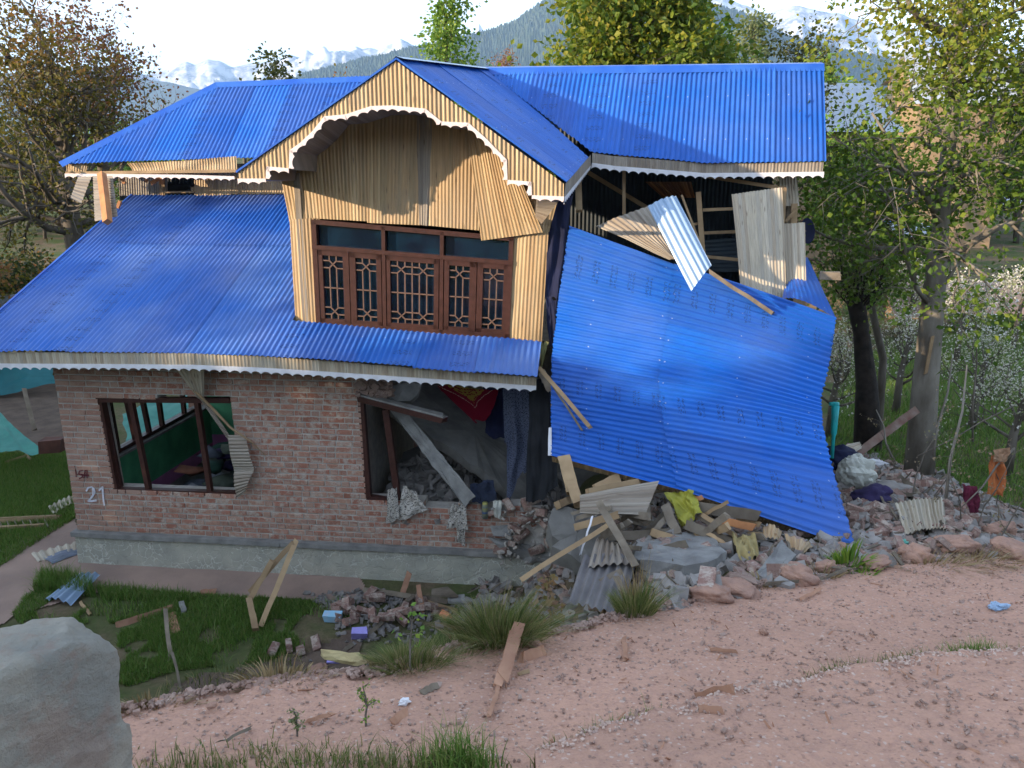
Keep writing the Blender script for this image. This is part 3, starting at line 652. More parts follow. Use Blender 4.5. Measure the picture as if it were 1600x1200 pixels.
k_ = len(ARCH)
trim('scalloped_trim', m_pink, [PF.pt(s_, t_ + .015, .015) for s_, t_ in lo], PF.N, GF, .062, .13)
# right return of the gable eave
RE = part_empty('eave_return', HOUSE)
quad_sheet('fascia_panel', m_greyw, [F(884,287,KG), F(923,242,1.9), F(923,258,1.9), F(881,310,KG)], RE, pitch=.048, amp=.005)
trim('scalloped_trim', m_white, [F(882,309,KG), F(923,257,1.9)], HU, RE, .07, .14)
FR = part_empty('right_fascia', HOUSE); fascia(FR, m_greyw, [(925,240),(960,245),(1000,248),(1050,252),(1100,256),(1180,255.5),(1287,254)], lambda x: 16.5, 2.03, m_white, trimw=.085)  # grey of the shaded right fascia is put into its print colour
FU = part_empty('left_fascia', HOUSE); Pf = Pl(F(200, 255, 3.05), HU, UP)
for xa, xb, sl1, sl2 in ((103,134,0,3), (196,292,14,0), (290,371,0,-2)):
    quad_sheet('fascia_panel', m_tan, [Pf.p(xa + sl1 * .2, 255 if xa < 280 else 250), Pf.p(xb + sl2, 251 if xb < 300 else 244), Pf.p(xb, 271 if xb < 300 else 268), Pf.p(xa + sl1, 271)], FU, pitch=.048, amp=.006, uo=xa, noise=.03, seed=xa)
m = MB(); m.bar(Pf.p(103, 270.5), Pf.p(370, 267), .05, .03); obj('fascia_batten', m, m_timber, FU)
trim('scalloped_trim', m_pink, [Pf.pt(*Pf.sp(x, y), .02) for x, y in ((102,271),(200,272),(290,273),(367,275.5))], Pf.N, FU, .075, .15)
# wall under the upper left eave
UW = part_empty('upper_left_wall', HOUSE); K3 = 3.72
for q, mt, dk in ((((185,272),(262,272),(262,306),(187,306)), m_greyw, 0), (((303,262),(372,262),(372,303),(304,308)), m_tan, -.03), (((366,262),(446,262),(446,303),(368,304)), m_tan, 0), (((246,268),(256,268),(257,305),(250,305)), m_timber, -.05)):
    quad_sheet('wall_panel', mt, [F(*p, K3 + dk) for p in q], UW, pitch=.048, amp=.006, uo=q[0][0])
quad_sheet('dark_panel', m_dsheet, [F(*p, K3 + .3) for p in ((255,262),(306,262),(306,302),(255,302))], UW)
m = MB(); m.bar(F(257, 300, K3 - .05), F(304, 300, K3 - .05), .035, .05); obj('batten', m, m_timber, UW)
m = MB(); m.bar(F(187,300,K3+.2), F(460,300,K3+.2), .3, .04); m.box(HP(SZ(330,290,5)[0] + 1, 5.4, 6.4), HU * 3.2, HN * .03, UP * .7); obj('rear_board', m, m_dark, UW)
# posts and hanging boards at the open left corner of the upper floor
m = MB(); m.bar(F(159, 272, 2.6), F(168, 347, 1.9), .105, .105); obj('corner_post', m, m_otimber, HOUSE)  # orange of the sunlight on this post is put into its timber colour
quad_sheet('wall_panel', m_greyw, [F(145,275,2.75), F(176,275,2.75), F(184,338,2.1), F(148,346,2.1)], HOUSE, pitch=.06, amp=.007, axis=1)
quad_sheet('wall_panel', m_greyw, [F(122,276,2.9), F(143,276,2.9), F(127,318,2.6), F(110,309,2.6)], HOUSE, pitch=.06, amp=.006, axis=1)
m = MB()
for q in (((191,279),(195,287),3.2,3.2,.05), ((228,285),(229,279),3.3,3.3,.04), ((236,287),(250,278),3.3,3.4,.06), ((253,278),(253,288),3.4,3.4,.07), ((184,325),(188,314),2.9,2.9,.05)):
    m = MB(); m.bar(F(*q[0], q[2]), F(*q[1], q[3]), q[4], .05); obj('eave_bracket', m, m_otimber, HOUSE)
# --- open upper right room
RM = part_empty('upper_right_room', HOUSE); s0_, s1_ = bayr - .1, SZ(1238, 300, 2.2)[0]
Pb = Pl(HP(s0_, 3.4, 5.0), HU, UP); L_ = s1_ - s0_ + .3
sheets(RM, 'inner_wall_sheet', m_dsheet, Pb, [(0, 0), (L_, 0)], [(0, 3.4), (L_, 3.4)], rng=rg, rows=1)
m = MB(); m.box(HP(s1_ + .05, 4.3, 3.8), HU * .03, HN * 1.3, UP * 1.0); m.box(HP((s0_ + s1_) / 2, 3.40, 2.9), HU * (L_ / 2), HN * 2.2, UP * .06); obj('floor_boards', m, m_gtimber, RM)
Pc = Pl(F(1050, 300, 4.6), HU, UP); quad_sheet('inner_wall_sheet', panel_mat('painted_sunlight_panel', [(.42, .17, .06), (.20, .07, .03)], .6), [F(1008,284,4.6), F(1080,284,4.6), F(1086,309,4.6), F(1036,309,4.6)], RM, pitch=.05, amp=.012)  # orange patch of sunlight on the back wall put into this sheet's colour
m = MB()
for q in (((1091,300),(1099,410),2.3,2.2,.075), ((1098,328),(1146,326),2.3,2.3,.045), ((1100,364),(1150,362),2.3,2.3,.045), ((1103,401),(1156,406),2.2,2.2,.045), ((1080,351),(1094,349),2.3,2.3,.035), ((1100,275),(1228,295),2.5,2.2,.05),
          ((1224,294),(1221,352),2.1,2.1,.085), ((1241,318),(1240,350),2.4,2.4,.09), ((1245,326),(1227,346),2.3,2.3,.045), ((1065,305),(1104,408),2.0,1.95,.03), ((905,330),(903,262),1.2,1.9,.09), ((870,240),(1120,390),3.6,3.4,.07), ((975,335),(975,262),2.4,2.4,.05)):
    m = MB(); m.bar(F(*q[0], q[2]), F(*q[1], q[3]), q[4], .05); obj('stud', m, m_timber, RM)
quad_sheet('wall_panel', m_pale, [F(1217,262,2.5), F(1244,262,2.5), F(1249,322,2.4), F(1219,322,2.4)], RM, pitch=.048, amp=.006)
quad_sheet('wall_panel', m_pale, [F(1143,303,1.9), F(1222,293,1.9), F(1229,470,1.0), F(1157,450,1.0)], RM, pitch=.048, amp=.006, uo=5.1, curl=-.03, noise=.02)  # greyer print here: shade on the right-room panels put into their colour
quad_sheet('wall_panel', m_pale, [F(1218,349,1.8), F(1258,347,1.8), F(1260,463,1.1), F(1224,467,1.1)], RM, pitch=.048, amp=.006, uo=7.7, noise=.03, seed=3)
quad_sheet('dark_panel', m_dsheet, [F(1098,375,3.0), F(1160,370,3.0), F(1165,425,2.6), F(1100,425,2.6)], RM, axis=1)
m = MB(); m.bar(F(863,318,.35), F(866,540,.30), .085, .08); m.bar(F(846,380,.3), F(842,545,.3), .02, .06); obj('corner_post', m, m_gtimber, HOUSE)
# triangular boxing under the right end of the gable
quad_sheet('boxing_panel', m_greyw, [F(838,312,-.6), F(876,311,-.75), F(846,350,.05), F(836,340,.1)], HOUSE, pitch=.048, amp=.005, axis=1)
# ---------------------------------------------------------------- the fallen roof slope on the right
def V3(q): return W(q[0], q[1], q[2])
LE = [V3(q) for q in ((890,352,10.2),(872,470,9.9),(862,560,9.5),(861,640,9.15),(862,713,8.8))]
ME = [V3(q) for q in ((1052,413,10.1),(1043,505,9.6),(1028,590,9.15),(1037,670,8.75),(1058,764,8.35))]
RE_ = [V3(q) for q in ((1305,497,9.9),(1297,560,9.6),(1282,622,9.2),(1285,668,8.85),(1302,740,8.4),(1337,858,7.6))]
def polyat(P, f):
    x = f * (len(P) - 1); i = min(int(x), len(P) - 2); return P[i].lerp(P[i + 1], x - i)
FALL = thing('fallen_roof_slope', 'large blue corrugated roof slope slumped from the right side onto the rubble', 'collapsed roof', tuple(W(1100, 820, 8.2)))
def coons(name, mat, A, B, v0, v1, parent, amp=.014, rows=8, pitch=.078, off=0, bulge=0, ragged=.01, uo=0, seed=0):
    tot = sum((a - b).length for a, b in zip(A[1:], A[:-1])); nc = max(12, int((v1 - v0) * tot / pitch * 7)); rws = []; us = []; r_ = random.Random(seed)
    nz = [r_.uniform(-ragged, ragged) for _ in range(nc + 1)]
    for r in range(rows + 1):
        f = r / rows; row = []; ur = []
        for c in range(nc + 1):
            v = v0 + (v1 - v0) * c / nc; P, Q = polyat(A, v), polyat(B, v); d = (Q - P); L = d.length
            e = nz[c] * (-1 if r == 0 else 1) if r in (0, rows) else 0
            N = d.cross(polyat(A, min(v + .05, 1)) - polyat(A, max(v - .05, 0))).normalized()
            if N.dot(CAM - P) < 0: N = -N
            p = P + d * f + d / L * e; h = amp * math.sin(2 * math.pi * v * tot / pitch) + off + bulge * math.sin(math.pi * f) + .035 * float(fbm(v * 3 + 4, f * 1.5 + uo, 3, 6))
            row.append(p + N * h); ur.append((v * tot, f * L + uo))
        rws.append(row); us.append(ur)
    m = MB(); m.grid(rws, us); return obj(name, m, mat, parent, smooth=True)
for i in range(4):
    coons('roof_sheet', m_blue3, LE, [p + (q - p).normalized() * .06 for p, q in zip(ME, [polyat(RE_, j / 4) for j in range(5)])], i / 4, (i + 1) / 4 + (.012 if i < 3 else 0), FALL, off=.006 * (i % 2), seed=i)
    coons('roof_sheet', m_blue3, ME, RE_, i / 4, (i + 1) / 4 + (.012 if i < 3 else 0), FALL, off=.012 + .006 * (i % 2), bulge=.05, uo=1.3, seed=i + 9)
quad_sheet('roof_sheet', m_blue, [V3((1228,440,11.2)), V3((1262,402,11.8)), V3((1306,497,9.95)), V3((1222,466,10.3))], FALL, curl=.12, amp=.006)
# fascia and trim under its lower edge, rafters behind
bot = [(862,714,8.78),(960,738,8.6),(1058,765,8.33),(1150,795,8.1),(1240,826,7.9),(1325,856,7.63)]
rws = []; us = []; n = 160
for r in (0, 1):
    row = []; ur = []
    for c in range(n * 4 + 1):
        x = c / (n * 4) * 5; i = min(int(x), 4); a_, b_ = V3(bot[i]), V3(bot[i + 1]); p = a_.lerp(b_, x - i)
        row.append(p + HN * (.02 + .12 * r + .006 * math.sin(c * 2 * math.pi / 5)) - UP * (.0 + .11 * r)); ur.append((c / (n * 4) * 5.0, r * .15))
    rws.append(row); us.append(ur)
m = MB(); m.grid(rws, us); obj('fascia_panel', m, m_tan, FALL, smooth=True)
trim('scalloped_trim', m_white, [V3((1052,771,8.4)), V3((1150,805,8.15)), V3((1235,835,7.95)), V3((1292,856,7.8))], (V3((1052,771,8.4)) - V3((1235,835,7.95))).cross(-UP) * 1.0, FALL, .085)
quad_sheet('edge_trim', m_white, [V3((857,668,8.95)), V3((862,668,8.93)), V3((862,712,8.8)), V3((856,712,8.8))], FALL, amp=.004, noise=.01)
m = MB()
for v in (.08, .4, .7, .95): m.bar(polyat(LE, v) + HN * .12 - UP * .08, polyat(RE_, v) + HN * .12 - UP * .08, .07, .08)
obj('purlins', m, m_timber, FALL)

# ---------------------------------------------------------------- helpers for loose things
def L3(q): return hit(q[0], q[1]) + UP * (q[2] if len(q) > 2 and q[2] < 1 else .02) if len(q) < 3 or q[2] < 1 else W(*q)
def timber(label, a, b, w_, t_, mat=None, name='timber', cat='timber', group=None, seed=0):
    r_ = random.Random(hash(label) % 1000 + seed if False else len(label) * 7 + seed); P, Q = L3(a), L3(b); d = Q - P; L = d.length; d = d / L; nr = (CAM - P).normalized()
    side = d.cross(nr).normalized(); n2 = side.cross(d).normalized(); vs = []; uvs = []; K = 5
    for e in range(K + 1):
        f = e / K; c = P.lerp(Q, f) + side * r_.uniform(-.006, .006) + n2 * r_.uniform(-.004, .004) + n2 * .012 * math.sin(math.pi * f) * r_.choice((-1, 1)) * L
        for x, y in ((-1, -1), (1, -1), (1, 1), (-1, 1)):
            o = d * r_.uniform(-.03, .03) if e in (0, K) else Vector(); vs.append(c + side * (x * w_ / 2 * r_.uniform(.94, 1.04)) + n2 * (y * t_ / 2) + o); uvs.append((f * L, x * w_ / 2))
    fs = [(0, 1, 2, 3), (K * 4 + 3, K * 4 + 2, K * 4 + 1, K * 4)]
    for e in range(K): fs += [(e * 4 + i, e * 4 + 4 + i, e * 4 + 4 + (i + 1) % 4, e * 4 + (i + 1) % 4) for i in range(4)]
    m = MB(); m.add(vs, fs, uvs); return tag(obj(name, m, mat or m_timber), label, cat, group)
def cloth(label, c, mat, amp=.03, name='cloth', cat='cloth', n=26, fold=0, seed=1, group=None, parent=None, thick=.006):
    TL, TR, BR_, BL = [L3(q) for q in c]; N = (TR - TL).cross(BL - TL).normalized()
    if N.dot(CAM - TL) < 0: N = -N
    rws = []; us = []; wd = (TR - TL).length; ln = (BL - TL).length
    e1, e2 = (TR - TL).normalized(), (BL - TL).normalized()
    for r in range(n + 1):
        f = r / n; row = []; ur = []
        for k in range(n + 1):
            v = k / n; p = TL.lerp(TR, v).lerp(BL.lerp(BR_, v), f); q = abs(float(fbm(v * 2.2 + seed * 3.1, f * 1.7, 4, seed)))
            h = amp * (float(fbm(v * 3 + seed, f * 2 + seed, 4, seed)) * 1.2 + (q * -1.5)) + fold * math.sin(v * 9 + 1.5 * float(fbm(f * 2, v, 2, seed)) * 3 + seed)
            ed = .06 * wd; p = p + e1 * float(fbm(f * 3.3 + seed, v * 2, 3, 5)) * ed * 1.3 + e2 * float(fbm(v * 3.7 + seed, f * 2, 3, 8)) * .10 * ln
            row.append(p + N * (h + .01)); ur.append((v * wd, f * ln))
        rws.append(row); us.append(ur)
    m = MB(); m.grid(rws, us); o = obj(name, m, mat, parent, smooth=True)
    return o if parent is not None else tag(o, label, cat, group)
def loose_sheet(label, c, mat, axis=0, pitch=.076, amp=.009, curl=.03, noise=.03, seed=0, name='loose_sheet', cat='metal sheet', uo=0):
    return tag(quad_sheet(name, mat, [L3(q) for q in c], None, pitch=pitch, amp=amp * 1.5, axis=axis, curl=curl, noise=noise * 1.5, seed=seed, uo=uo), label, cat)
def ico(sub=2):
    import bmesh
    b = bmesh.new(); bmesh.ops.create_icosphere(b, subdivisions=sub, radius=1); V = np.array([v.co[:] for v in b.verts]); Fc = np.array([[v.index for v in f.verts] for f in b.faces]); b.free(); return V, Fc
IV, IF = ico(4); IV1, IF1 = ico(1)
def rock(label, c, size, mat, seed=0, amp=.18, name='boulder', cat='rock', sink=.3, group=None, fr=1.6):
    P = L3(c); V = IV.copy(); n = fbm(V[:, 0] * fr + seed * 3.3, V[:, 1] * fr + V[:, 2] * 1.9 + seed, 4, seed); n3 = fbm(V[:, 0] * 6 + seed, V[:, 1] * 6 + V[:, 2] * 5, 4, seed + 2); V = np.sign(V) * np.abs(V) ** .8; V = V * (1 + amp * 2 * n[:, None] + .07 * n3[:, None]) * np.array(size)
    a = seed * 1.7; c_, s_ = math.cos(a), math.sin(a); V = np.stack([V[:, 0] * c_ - V[:, 1] * s_, V[:, 0] * s_ + V[:, 1] * c_, V[:, 2]], 1)
    V = V + np.array(P) + np.array([0, 0, size[2] * (1 - sink)]); return tag(np_obj(name, V, IF, V[:, :2], mat, smooth=True), label, cat, group)
# deformed-box chunks joined as stuff
def chunks(name, pts, size, mat, seed=0, flat=.55, label=None, parent=None, elong=1.6):
    r = np.random.default_rng(seed); n = len(pts); base = np.array([(x, y, z) for z in (-1, 1) for y in (-1, 1) for x in (-1, 1)], float)
    V = base[None] * r.uniform(.62, 1.15, (n, 8, 3)); sz = r.uniform(size[0], size[1], n)
    V = V * (np.stack([sz * r.uniform(.9, elong, n), sz, sz * flat * r.uniform(.6, 1.2, n)], 1))[:, None, :]
    q = r.normal(size=(n, 4)) * np.array([1, .35, .35, 1]); q /= np.linalg.norm(q, axis=1)[:, None]; w_, x, y, z = q.T
    Rm = np.stack([1 - 2 * (y * y + z * z), 2 * (x * y - z * w_), 2 * (x * z + y * w_), 2 * (x * y + z * w_), 1 - 2 * (x * x + z * z), 2 * (y * z - x * w_), 2 * (x * z - y * w_), 2 * (y * z + x * w_), 1 - 2 * (x * x + y * y)], 1).reshape(n, 3, 3)
    V = np.einsum('nij,nkj->nki', Rm, V) + np.asarray(pts)[:, None, :]
    fb = np.array([(0, 2, 3, 1), (4, 5, 7, 6), (0, 1, 5, 4), (2, 6, 7, 3), (0, 4, 6, 2), (1, 3, 7, 5)]); Fc = (fb[None] + (np.arange(n) * 8)[:, None, None]).reshape(-1, 4)
    o = np_obj(name, V.reshape(-1, 3), Fc, V.reshape(-1, 3)[:, :2], mat, parent); tag(o, label, None, None, 'stuff'); return o
def scatter_px(poly, n, seed=0, lift=0.0, pw=1):
    r = np.random.default_rng(seed); P = [hit(*p) for p in poly]; xs = np.array([p.x for p in P]); ys = np.array([p.y for p in P]); out = []
    while len(out) < n:
        x = r.uniform(xs.min(), xs.max(), 4000); y = r.uniform(ys.min(), ys.max(), 4000); ins = np.zeros(4000, bool)
        for i in range(len(P)):
            x1, y1, x2, y2 = xs[i], ys[i], xs[i - 1], ys[i - 1]; c = (y1 > y) != (y2 > y); ins ^= c & (x < (x2 - x1) * (y - y1) / ((y2 - y1) or 1e-9) + x1)
        out += list(zip(x[ins], y[ins]))
    out = np.array(out[:n]); return np.stack([out[:, 0], out[:, 1], G(out[:, 0], out[:, 1]) + lift + r.uniform(0, .02, n)], 1)

m_brickstuff = brick_mat('crushed_brick', (.24, .135, .11), (.19, .12, .10), (.28, .18, .15), .8, False)
RUB = [(1290,712),(1330,700),(1400,728),(1470,742),(1560,790),(1600,800),(1605,860),(1500,875),(1340,892),(1290,905),(1180,930),(1030,955),(880,975),(700,990),(770,880),(880,850),(1000,800)]
chunks('stone_rubble', scatter_px(RUB, 4200, 1, .03), (.015, .075), m_grey_rock, 1, label='grey broken mortar and stone fragments piled below the fallen roof')
chunks('brick_rubble', scatter_px(RUB, 1500, 2, .05), (.025, .06), m_brickstuff, 2, label='crushed red brick pieces mixed through the rubble heap')
chunks('rubble_splinters', scatter_px(RUB, 420, 3, .09), (.008, .018), m_gtimber, 3, .6, 'broken wood splinters sticking out of the rubble', elong=14)
for i, poly in enumerate([[(500,945),(560,925),(720,945),(700,1000),(600,1010),(540,1010)], [(470,930),(600,925),(640,945),(520,960)], [(405,1030),(430,1010),(540,1010),(600,1040),(500,1050)]]):
    chunks('small_rubble', scatter_px(poly, (220, 160, 60)[i], 5 + i, .02), (.01, .04), m_grey_rock, 5 + i, label=('loose mortar crumbs around the brick pile before the plinth', 'fine grey crumbs along the foot of the plinth', 'small stones at the upper rim of the road soil')[i])
# rubble spilling over the broken wall and inside the room
r = np.random.default_rng(4); pts = []
for _ in range(700):
    s_ = r.uniform(SZ(575, 770)[0], SZ(880, 800)[0]); k = r.uniform(.05, 1.6); z = z_led + .28 + .25 * k + r.uniform(-.1, .1) + .25 * max(0, math.sin(s_ * 2)); pts.append(tuple(HP(s_, z - .12, k)))
chunks('room_rubble', np.array(pts), (.02, .09), m_grey_rock, 8, label='grey debris filling the floor of the broken room')
m = MB(); rows = []
for j in range(12):
    k = .12 + j * .18; rows.append([HP(s_, z_led + .12 + .27 * k + .25 * max(0, math.sin(s_ * 2)) + .1 * float(fbm(s_ * 2, k * 2, 3, 3)), k) for s_ in np.linspace(SZ(575, 770)[0], SZ(890, 800)[0] + 1.4, 40)])
m.grid(rows); tag(obj('debris_bed', m, m_dconc, smooth=True), 'dusty bed of debris on the broken room floor', None, None, 'stuff')
pts = [tuple(HP(SZ(x, y)[0] + r.uniform(-.1, .1), SZ(x, y)[1] + r.uniform(-.1, .1), r.uniform(-.22, .1))) for x, y in [(r.uniform(778, 876), r.uniform(788, 872)) for _ in range(150)]]
chunks('wall_stub_rubble', np.array(pts), (.012, .035), m_mortar, 9, label='grey mortar lumps clinging to the broken wall end')
pts = [tuple(HP(SZ(x, y)[0], SZ(x, y)[1], r.uniform(-.03, .1))) for x, y in [(r.uniform(560, 612), r.uniform(592, 626)) for _ in range(60)]]
chunks('lintel_rubble', np.array(pts), (.03, .07), m_brickstuff, 10, label='brick fragments left above the broken window lintel')
# loose whole bricks
BL_ = [brick_mesh('loose_brick', .225, 50 + i, m_brickd) for i in range(4)]
def loose_brick(p, seed, label, group, tilt=.5, mesh=None):
    r_ = random.Random(seed); o = link(bpy.data.objects.new('loose_brick', mesh or BL_[seed % 4])); o.location = p; o.rotation_euler = (r_.uniform(-tilt, tilt) + math.pi / 2 * (r_.random() < .3), r_.uniform(-tilt, tilt), r_.uniform(0, 6.28)); s_ = r_.uniform(.7, 1.05) if r_.random() < .5 else 1; o.scale = (s_, 1, 1); ORG[o.name] = tuple(p)
    return tag(o, label, 'brick', group)
for i, p in enumerate(scatter_px([(1300,730),(1420,745),(1540,800),(1500,860),(1345,880),(1320,820)], 95, 11, .07)): loose_brick(Vector(p), i, 'loose dusty brick lying in the rubble right of the fallen roof', 'bricks in the rubble right of the fallen roof')
for i, p in enumerate(scatter_px([(505,960),(560,935),(640,940),(700,955),(640,990),(560,990)], 26, 12, .06)): loose_brick(Vector(p) + UP * .04 * (i % 3), i + 200, 'loose brick in the low pile on the grass before the plinth', 'bricks piled before the plinth')
for i, p in enumerate(scatter_px([(900,850),(1100,870),(1260,880),(1240,905),(1040,935),(900,930)], 22, 13, .06)): loose_brick(Vector(p), i + 300, 'dusty brick lying under the lower edge of the fallen roof', 'bricks under the fallen roof edge')
for i, (x, y, dk) in enumerate(((832,782,-.12),(822,788,-.1),(842,800,-.16),(806,826,-.14),(815,836,-.15),(850,818,-.14),(858,848,-.2),(838,860,-.18),(800,848,-.12),(783,860,-.1),(795,790,-.05),(868,838,-.1),(772,800,-.06),(822,812,-.12))):
    loose_brick(F(x, y, dk), i + 400, 'red brick half broken out of the wall stub', 'bricks at the broken wall end', .35)
for i, (x, y) in enumerate(((428,1020),(470,1022),(452,1015),(495,1012))): loose_brick(hit(x, y) + UP * .05, i + 500, 'stray brick beside the road rim left of the splintered yellow board', 'stray bricks by the road rim')
# painted brick fragments
m_lil = M('lilac_painted_plaster', (.36, .32, .72), (.30, .26, .60), 12, .8, .3); m_cy = M('pale_blue_painted_plaster', (.26, .50, .68), (.36, .46, .58), 12, .8, .3)
def block(label, c, sx, sy, szz, mat, rz=0, rx=0, seed=0, name='painted_brick', cat='brick'):
    r_ = random.Random(seed); m = MB(); P = L3(c); Mx = Matrix.Rotation(rz, 3, 'Z') @ Matrix.Rotation(rx, 3, 'X')
    vs = [P + Mx @ Vector((x * sx / 2 * r_.uniform(.85, 1.1), y * sy / 2 * r_.uniform(.85, 1.1), z * szz / 2 * r_.uniform(.85, 1.1))) for z in (-1, 1) for y in (-1, 1) for x in (-1, 1)]
    m.add(vs, [(0, 2, 3, 1), (4, 5, 7, 6), (0, 1, 5, 4), (2, 6, 7, 3), (0, 4, 6, 2), (1, 3, 7, 5)]); return tag(obj(name, m, mat), label, cat)
block('pale blue painted brick at the left end of the pile', (521,972,.08), .24, .12, .10, m_cy, -.15, .3, 1)
block('lilac painted plaster block leaning on the brick pile', (563,1000,.09), .2, .10, .16, m_lil, .05, .5, 2); block('small lilac plaster flake by the road rim', (523,1037,.04), .17, .08, .05, m_lil, .1, .4, 3)
block('bright orange painted brick between the two grass tufts', (696,968,.05), .16, .1, .09, M('orange_paint', (.75, .27, .14), (.6, .2, .1), 9, .8), -.8, .5, 4)

# ---------------------------------------------------------------- beams, slabs and cloths in the broken room
def slab(label, c, th, mat, name='concrete_slab', cat='slab', rough=.03, seed=0):
    P = [L3(q) if not (len(q) == 3 and isinstance(q[2], str)) else F(q[0], q[1], float(q[2])) for q in c]; n = len(P); N = (P[1] - P[0]).cross(P[2] - P[0]).normalized()
    if N.dot(CAM - P[0]) < 0: N = -N
    r_ = random.Random(seed); E = []
    for i in range(n):
        a_, b_ = P[i], P[(i + 1) % n]; k = max(2, int((b_ - a_).length / .12))
        for j in range(k): E.append(a_.lerp(b_, j / k) + Vector([r_.uniform(-rough, rough) for _ in range(3)]))
    cen = sum(E, Vector()) / len(E); m = MB(); k = len(E); mid = [cen.lerp(e, .6) + N * (.03 * float(fbm(e.x * 3, e.z * 3 + e.y, 3, seed))) for e in E]
    vs = [cen] + mid + E + [e - N * th + Vector([r_.uniform(-rough, rough) * .6 for _ in range(3)]) for e in E]; fs = []
    for i in range(k):
        j = (i + 1) % k; fs += [(0, 1 + i, 1 + j), (1 + i, 1 + k + i, 1 + k + j, 1 + j), (1 + k + i, 1 + 2 * k + i, 1 + 2 * k + j, 1 + k + j)]
    fs.append(tuple(1 + 2 * k + i for i in range(k))[::-1]); m.add(vs, fs); return tag(obj(name, m, mat), label, cat)
slab('jagged mortar face of the broken wall end', ((800,806,'.03'),(842,806,'.0'),(880,838,'-.1'),(872,876,'-.15'),(820,870,'-.05')), .2, m_mortar, 'mortar_face', 'rubble', .03, 12)
slab('wide grey floor slab fallen diagonally inside the broken room', ((596,628,'.8'),(640,585,'2.3'),(700,590,'2.4'),(862,705,'2.2'),(862,775,'.9'),(800,780,'.45'),(780,752,'.5')), .14, m_dconc)
slab('grey concrete beam leaning from lintel to sill', ((602,632,'.30'),(632,640,'.30'),(742,775,'-.16'),(727,792,'-.18')), .16, m_conc, 'concrete_beam', 'beam', .012)
slab('rough grey concrete lump resting on top of the wall opening', ((598,606,'.3'),(640,596,'.4'),(660,604,'.4'),(640,628,'.25'),(604,624,'.2')), .2, m_conc, 'concrete_lump', 'rubble')
def carpet_mat():
    t = NT('red_carpet'); u = t.uv(); s = t.sep(u); a = t.math('ABSOLUTE', t.math('SUBTRACT', s[0], .42)); b = s[1]
    ed = t.math('LESS_THAN', t.math('ABSOLUTE', t.math('SUBTRACT', t.math('ADD', a, t.math('MULTIPLY', b, .9)), .42)), .012)
    g = t.math('GREATER_THAN', t.vor(u, 22), .42); core = t.math('LESS_THAN', t.math('ADD', a, t.math('MULTIPLY', b, .8)), .30)
    col = t.mix(t.math('MULTIPLY', ed, t.math('GREATER_THAN', t.noise(u, 60), .48)), (.10, .004, .012), (.30, .2, .16)); col = t.mix(t.math('MULTIPLY', g, core), col, (.17, .11, .02)); return t.fin(col, .95, .1)
m_carpet = carpet_mat()
def fleck_mat(name, c1, c2, scale, thr=.55, rough=.95):
    t = NT(name); u = t.uv(); n = t.noise(u, scale, 2, .5); col = t.mix(t.rng(n, thr - .02, thr + .02), c1, c2); return t.fin(col, rough, .15)
m_curt = fleck_mat('speckled_grey_curtain', (.085, .10, .15), (.02, .02, .04), 55, .56); m_bag = fleck_mat('speckled_silver_cloth', (.40, .37, .33), (.10, .09, .085), 45, .56, .6)
m_lbag = M('pale_plastic_sack', (.52, .52, .46), (.38, .38, .34), 7, .6, .3); m_ybag = M('yellow_plastic', (.36, .34, .045), (.20, .20, .03), 6, .5, .4); m_ycl = M('dusty_yellow_cloth', (.42, .33, .15), (.30, .24, .11), 5, .85)
def FK(px, py, k): d = F(px, py, k); return (px, py, d.y)
cloth('dark red patterned carpet hanging above the slab', [FK(680,600,.75), FK(782,608,.8), FK(764,655,.55), FK(740,660,.5)], m_carpet, .01, 'carpet', 'carpet', seed=3)
cloth('black blanket hanging behind the red carpet', [FK(755,600,1.0), FK(800,604,1.0), FK(790,688,.8), FK(758,680,.8)], m_navy, .05, 'blanket', 'blanket', seed=4)
cloth('long speckled grey curtain hanging in the broken room', [FK(788,600,.25), FK(836,606,.2), FK(826,735,.1), FK(792,778,.1)], m_curt, .03, 'curtain', 'curtain', fold=.035, seed=5)
cloth('shorter curtain fold left of the long grey curtain', [FK(785,604,.32), FK(806,604,.3), FK(802,700,.25), FK(788,692,.25)], m_curt, .02, 'curtain', 'curtain', fold=.02, seed=6)
cloth('narrow silver speckled cloth hanging left of the bent mullion', [FK(606,766,-.06), FK(619,762,-.07), FK(625,808,-.09), FK(603,822,-.08)], m_bag, .03, 'hanging_cloth', seed=7)
cloth('wide silver speckled cloth draped over the window sill', [FK(628,760,-.05), FK(650,768,-.06), FK(671,795,-.12), FK(621,816,-.10)], m_bag, .05, 'hanging_cloth', seed=8)
cloth('grey sack knotted below the foot of the leaning beam', [FK(706,788,-.14), FK(728,790,-.15), FK(732,826,-.16), FK(697,826,-.15)], m_bag, .05, 'hanging_cloth', seed=9)
cloth('pale cloth tail hanging below the grey knotted sack', [FK(712,815,-.15), FK(728,820,-.15), FK(726,853,-.12), FK(714,846,-.12)], m_bag, .03, 'hanging_cloth', seed=10)
cloth('dark blue garment lying on the sill beside the beam foot', [FK(734,754,.15), FK(772,750,.2), FK(776,785,-.05), FK(738,784,-.08)], M('slate_blue_cloth', (.035, .045, .08), (.02, .025, .04), 5, .95), .07, 'garment', 'clothing', seed=11)
cloth('small white patterned cloth hanging over the wall stub', [FK(770,782,-.1), FK(784,782,-.1), FK(782,812,-.13), FK(772,806,-.13)], m_lbag, .02, 'hanging_cloth', seed=12)
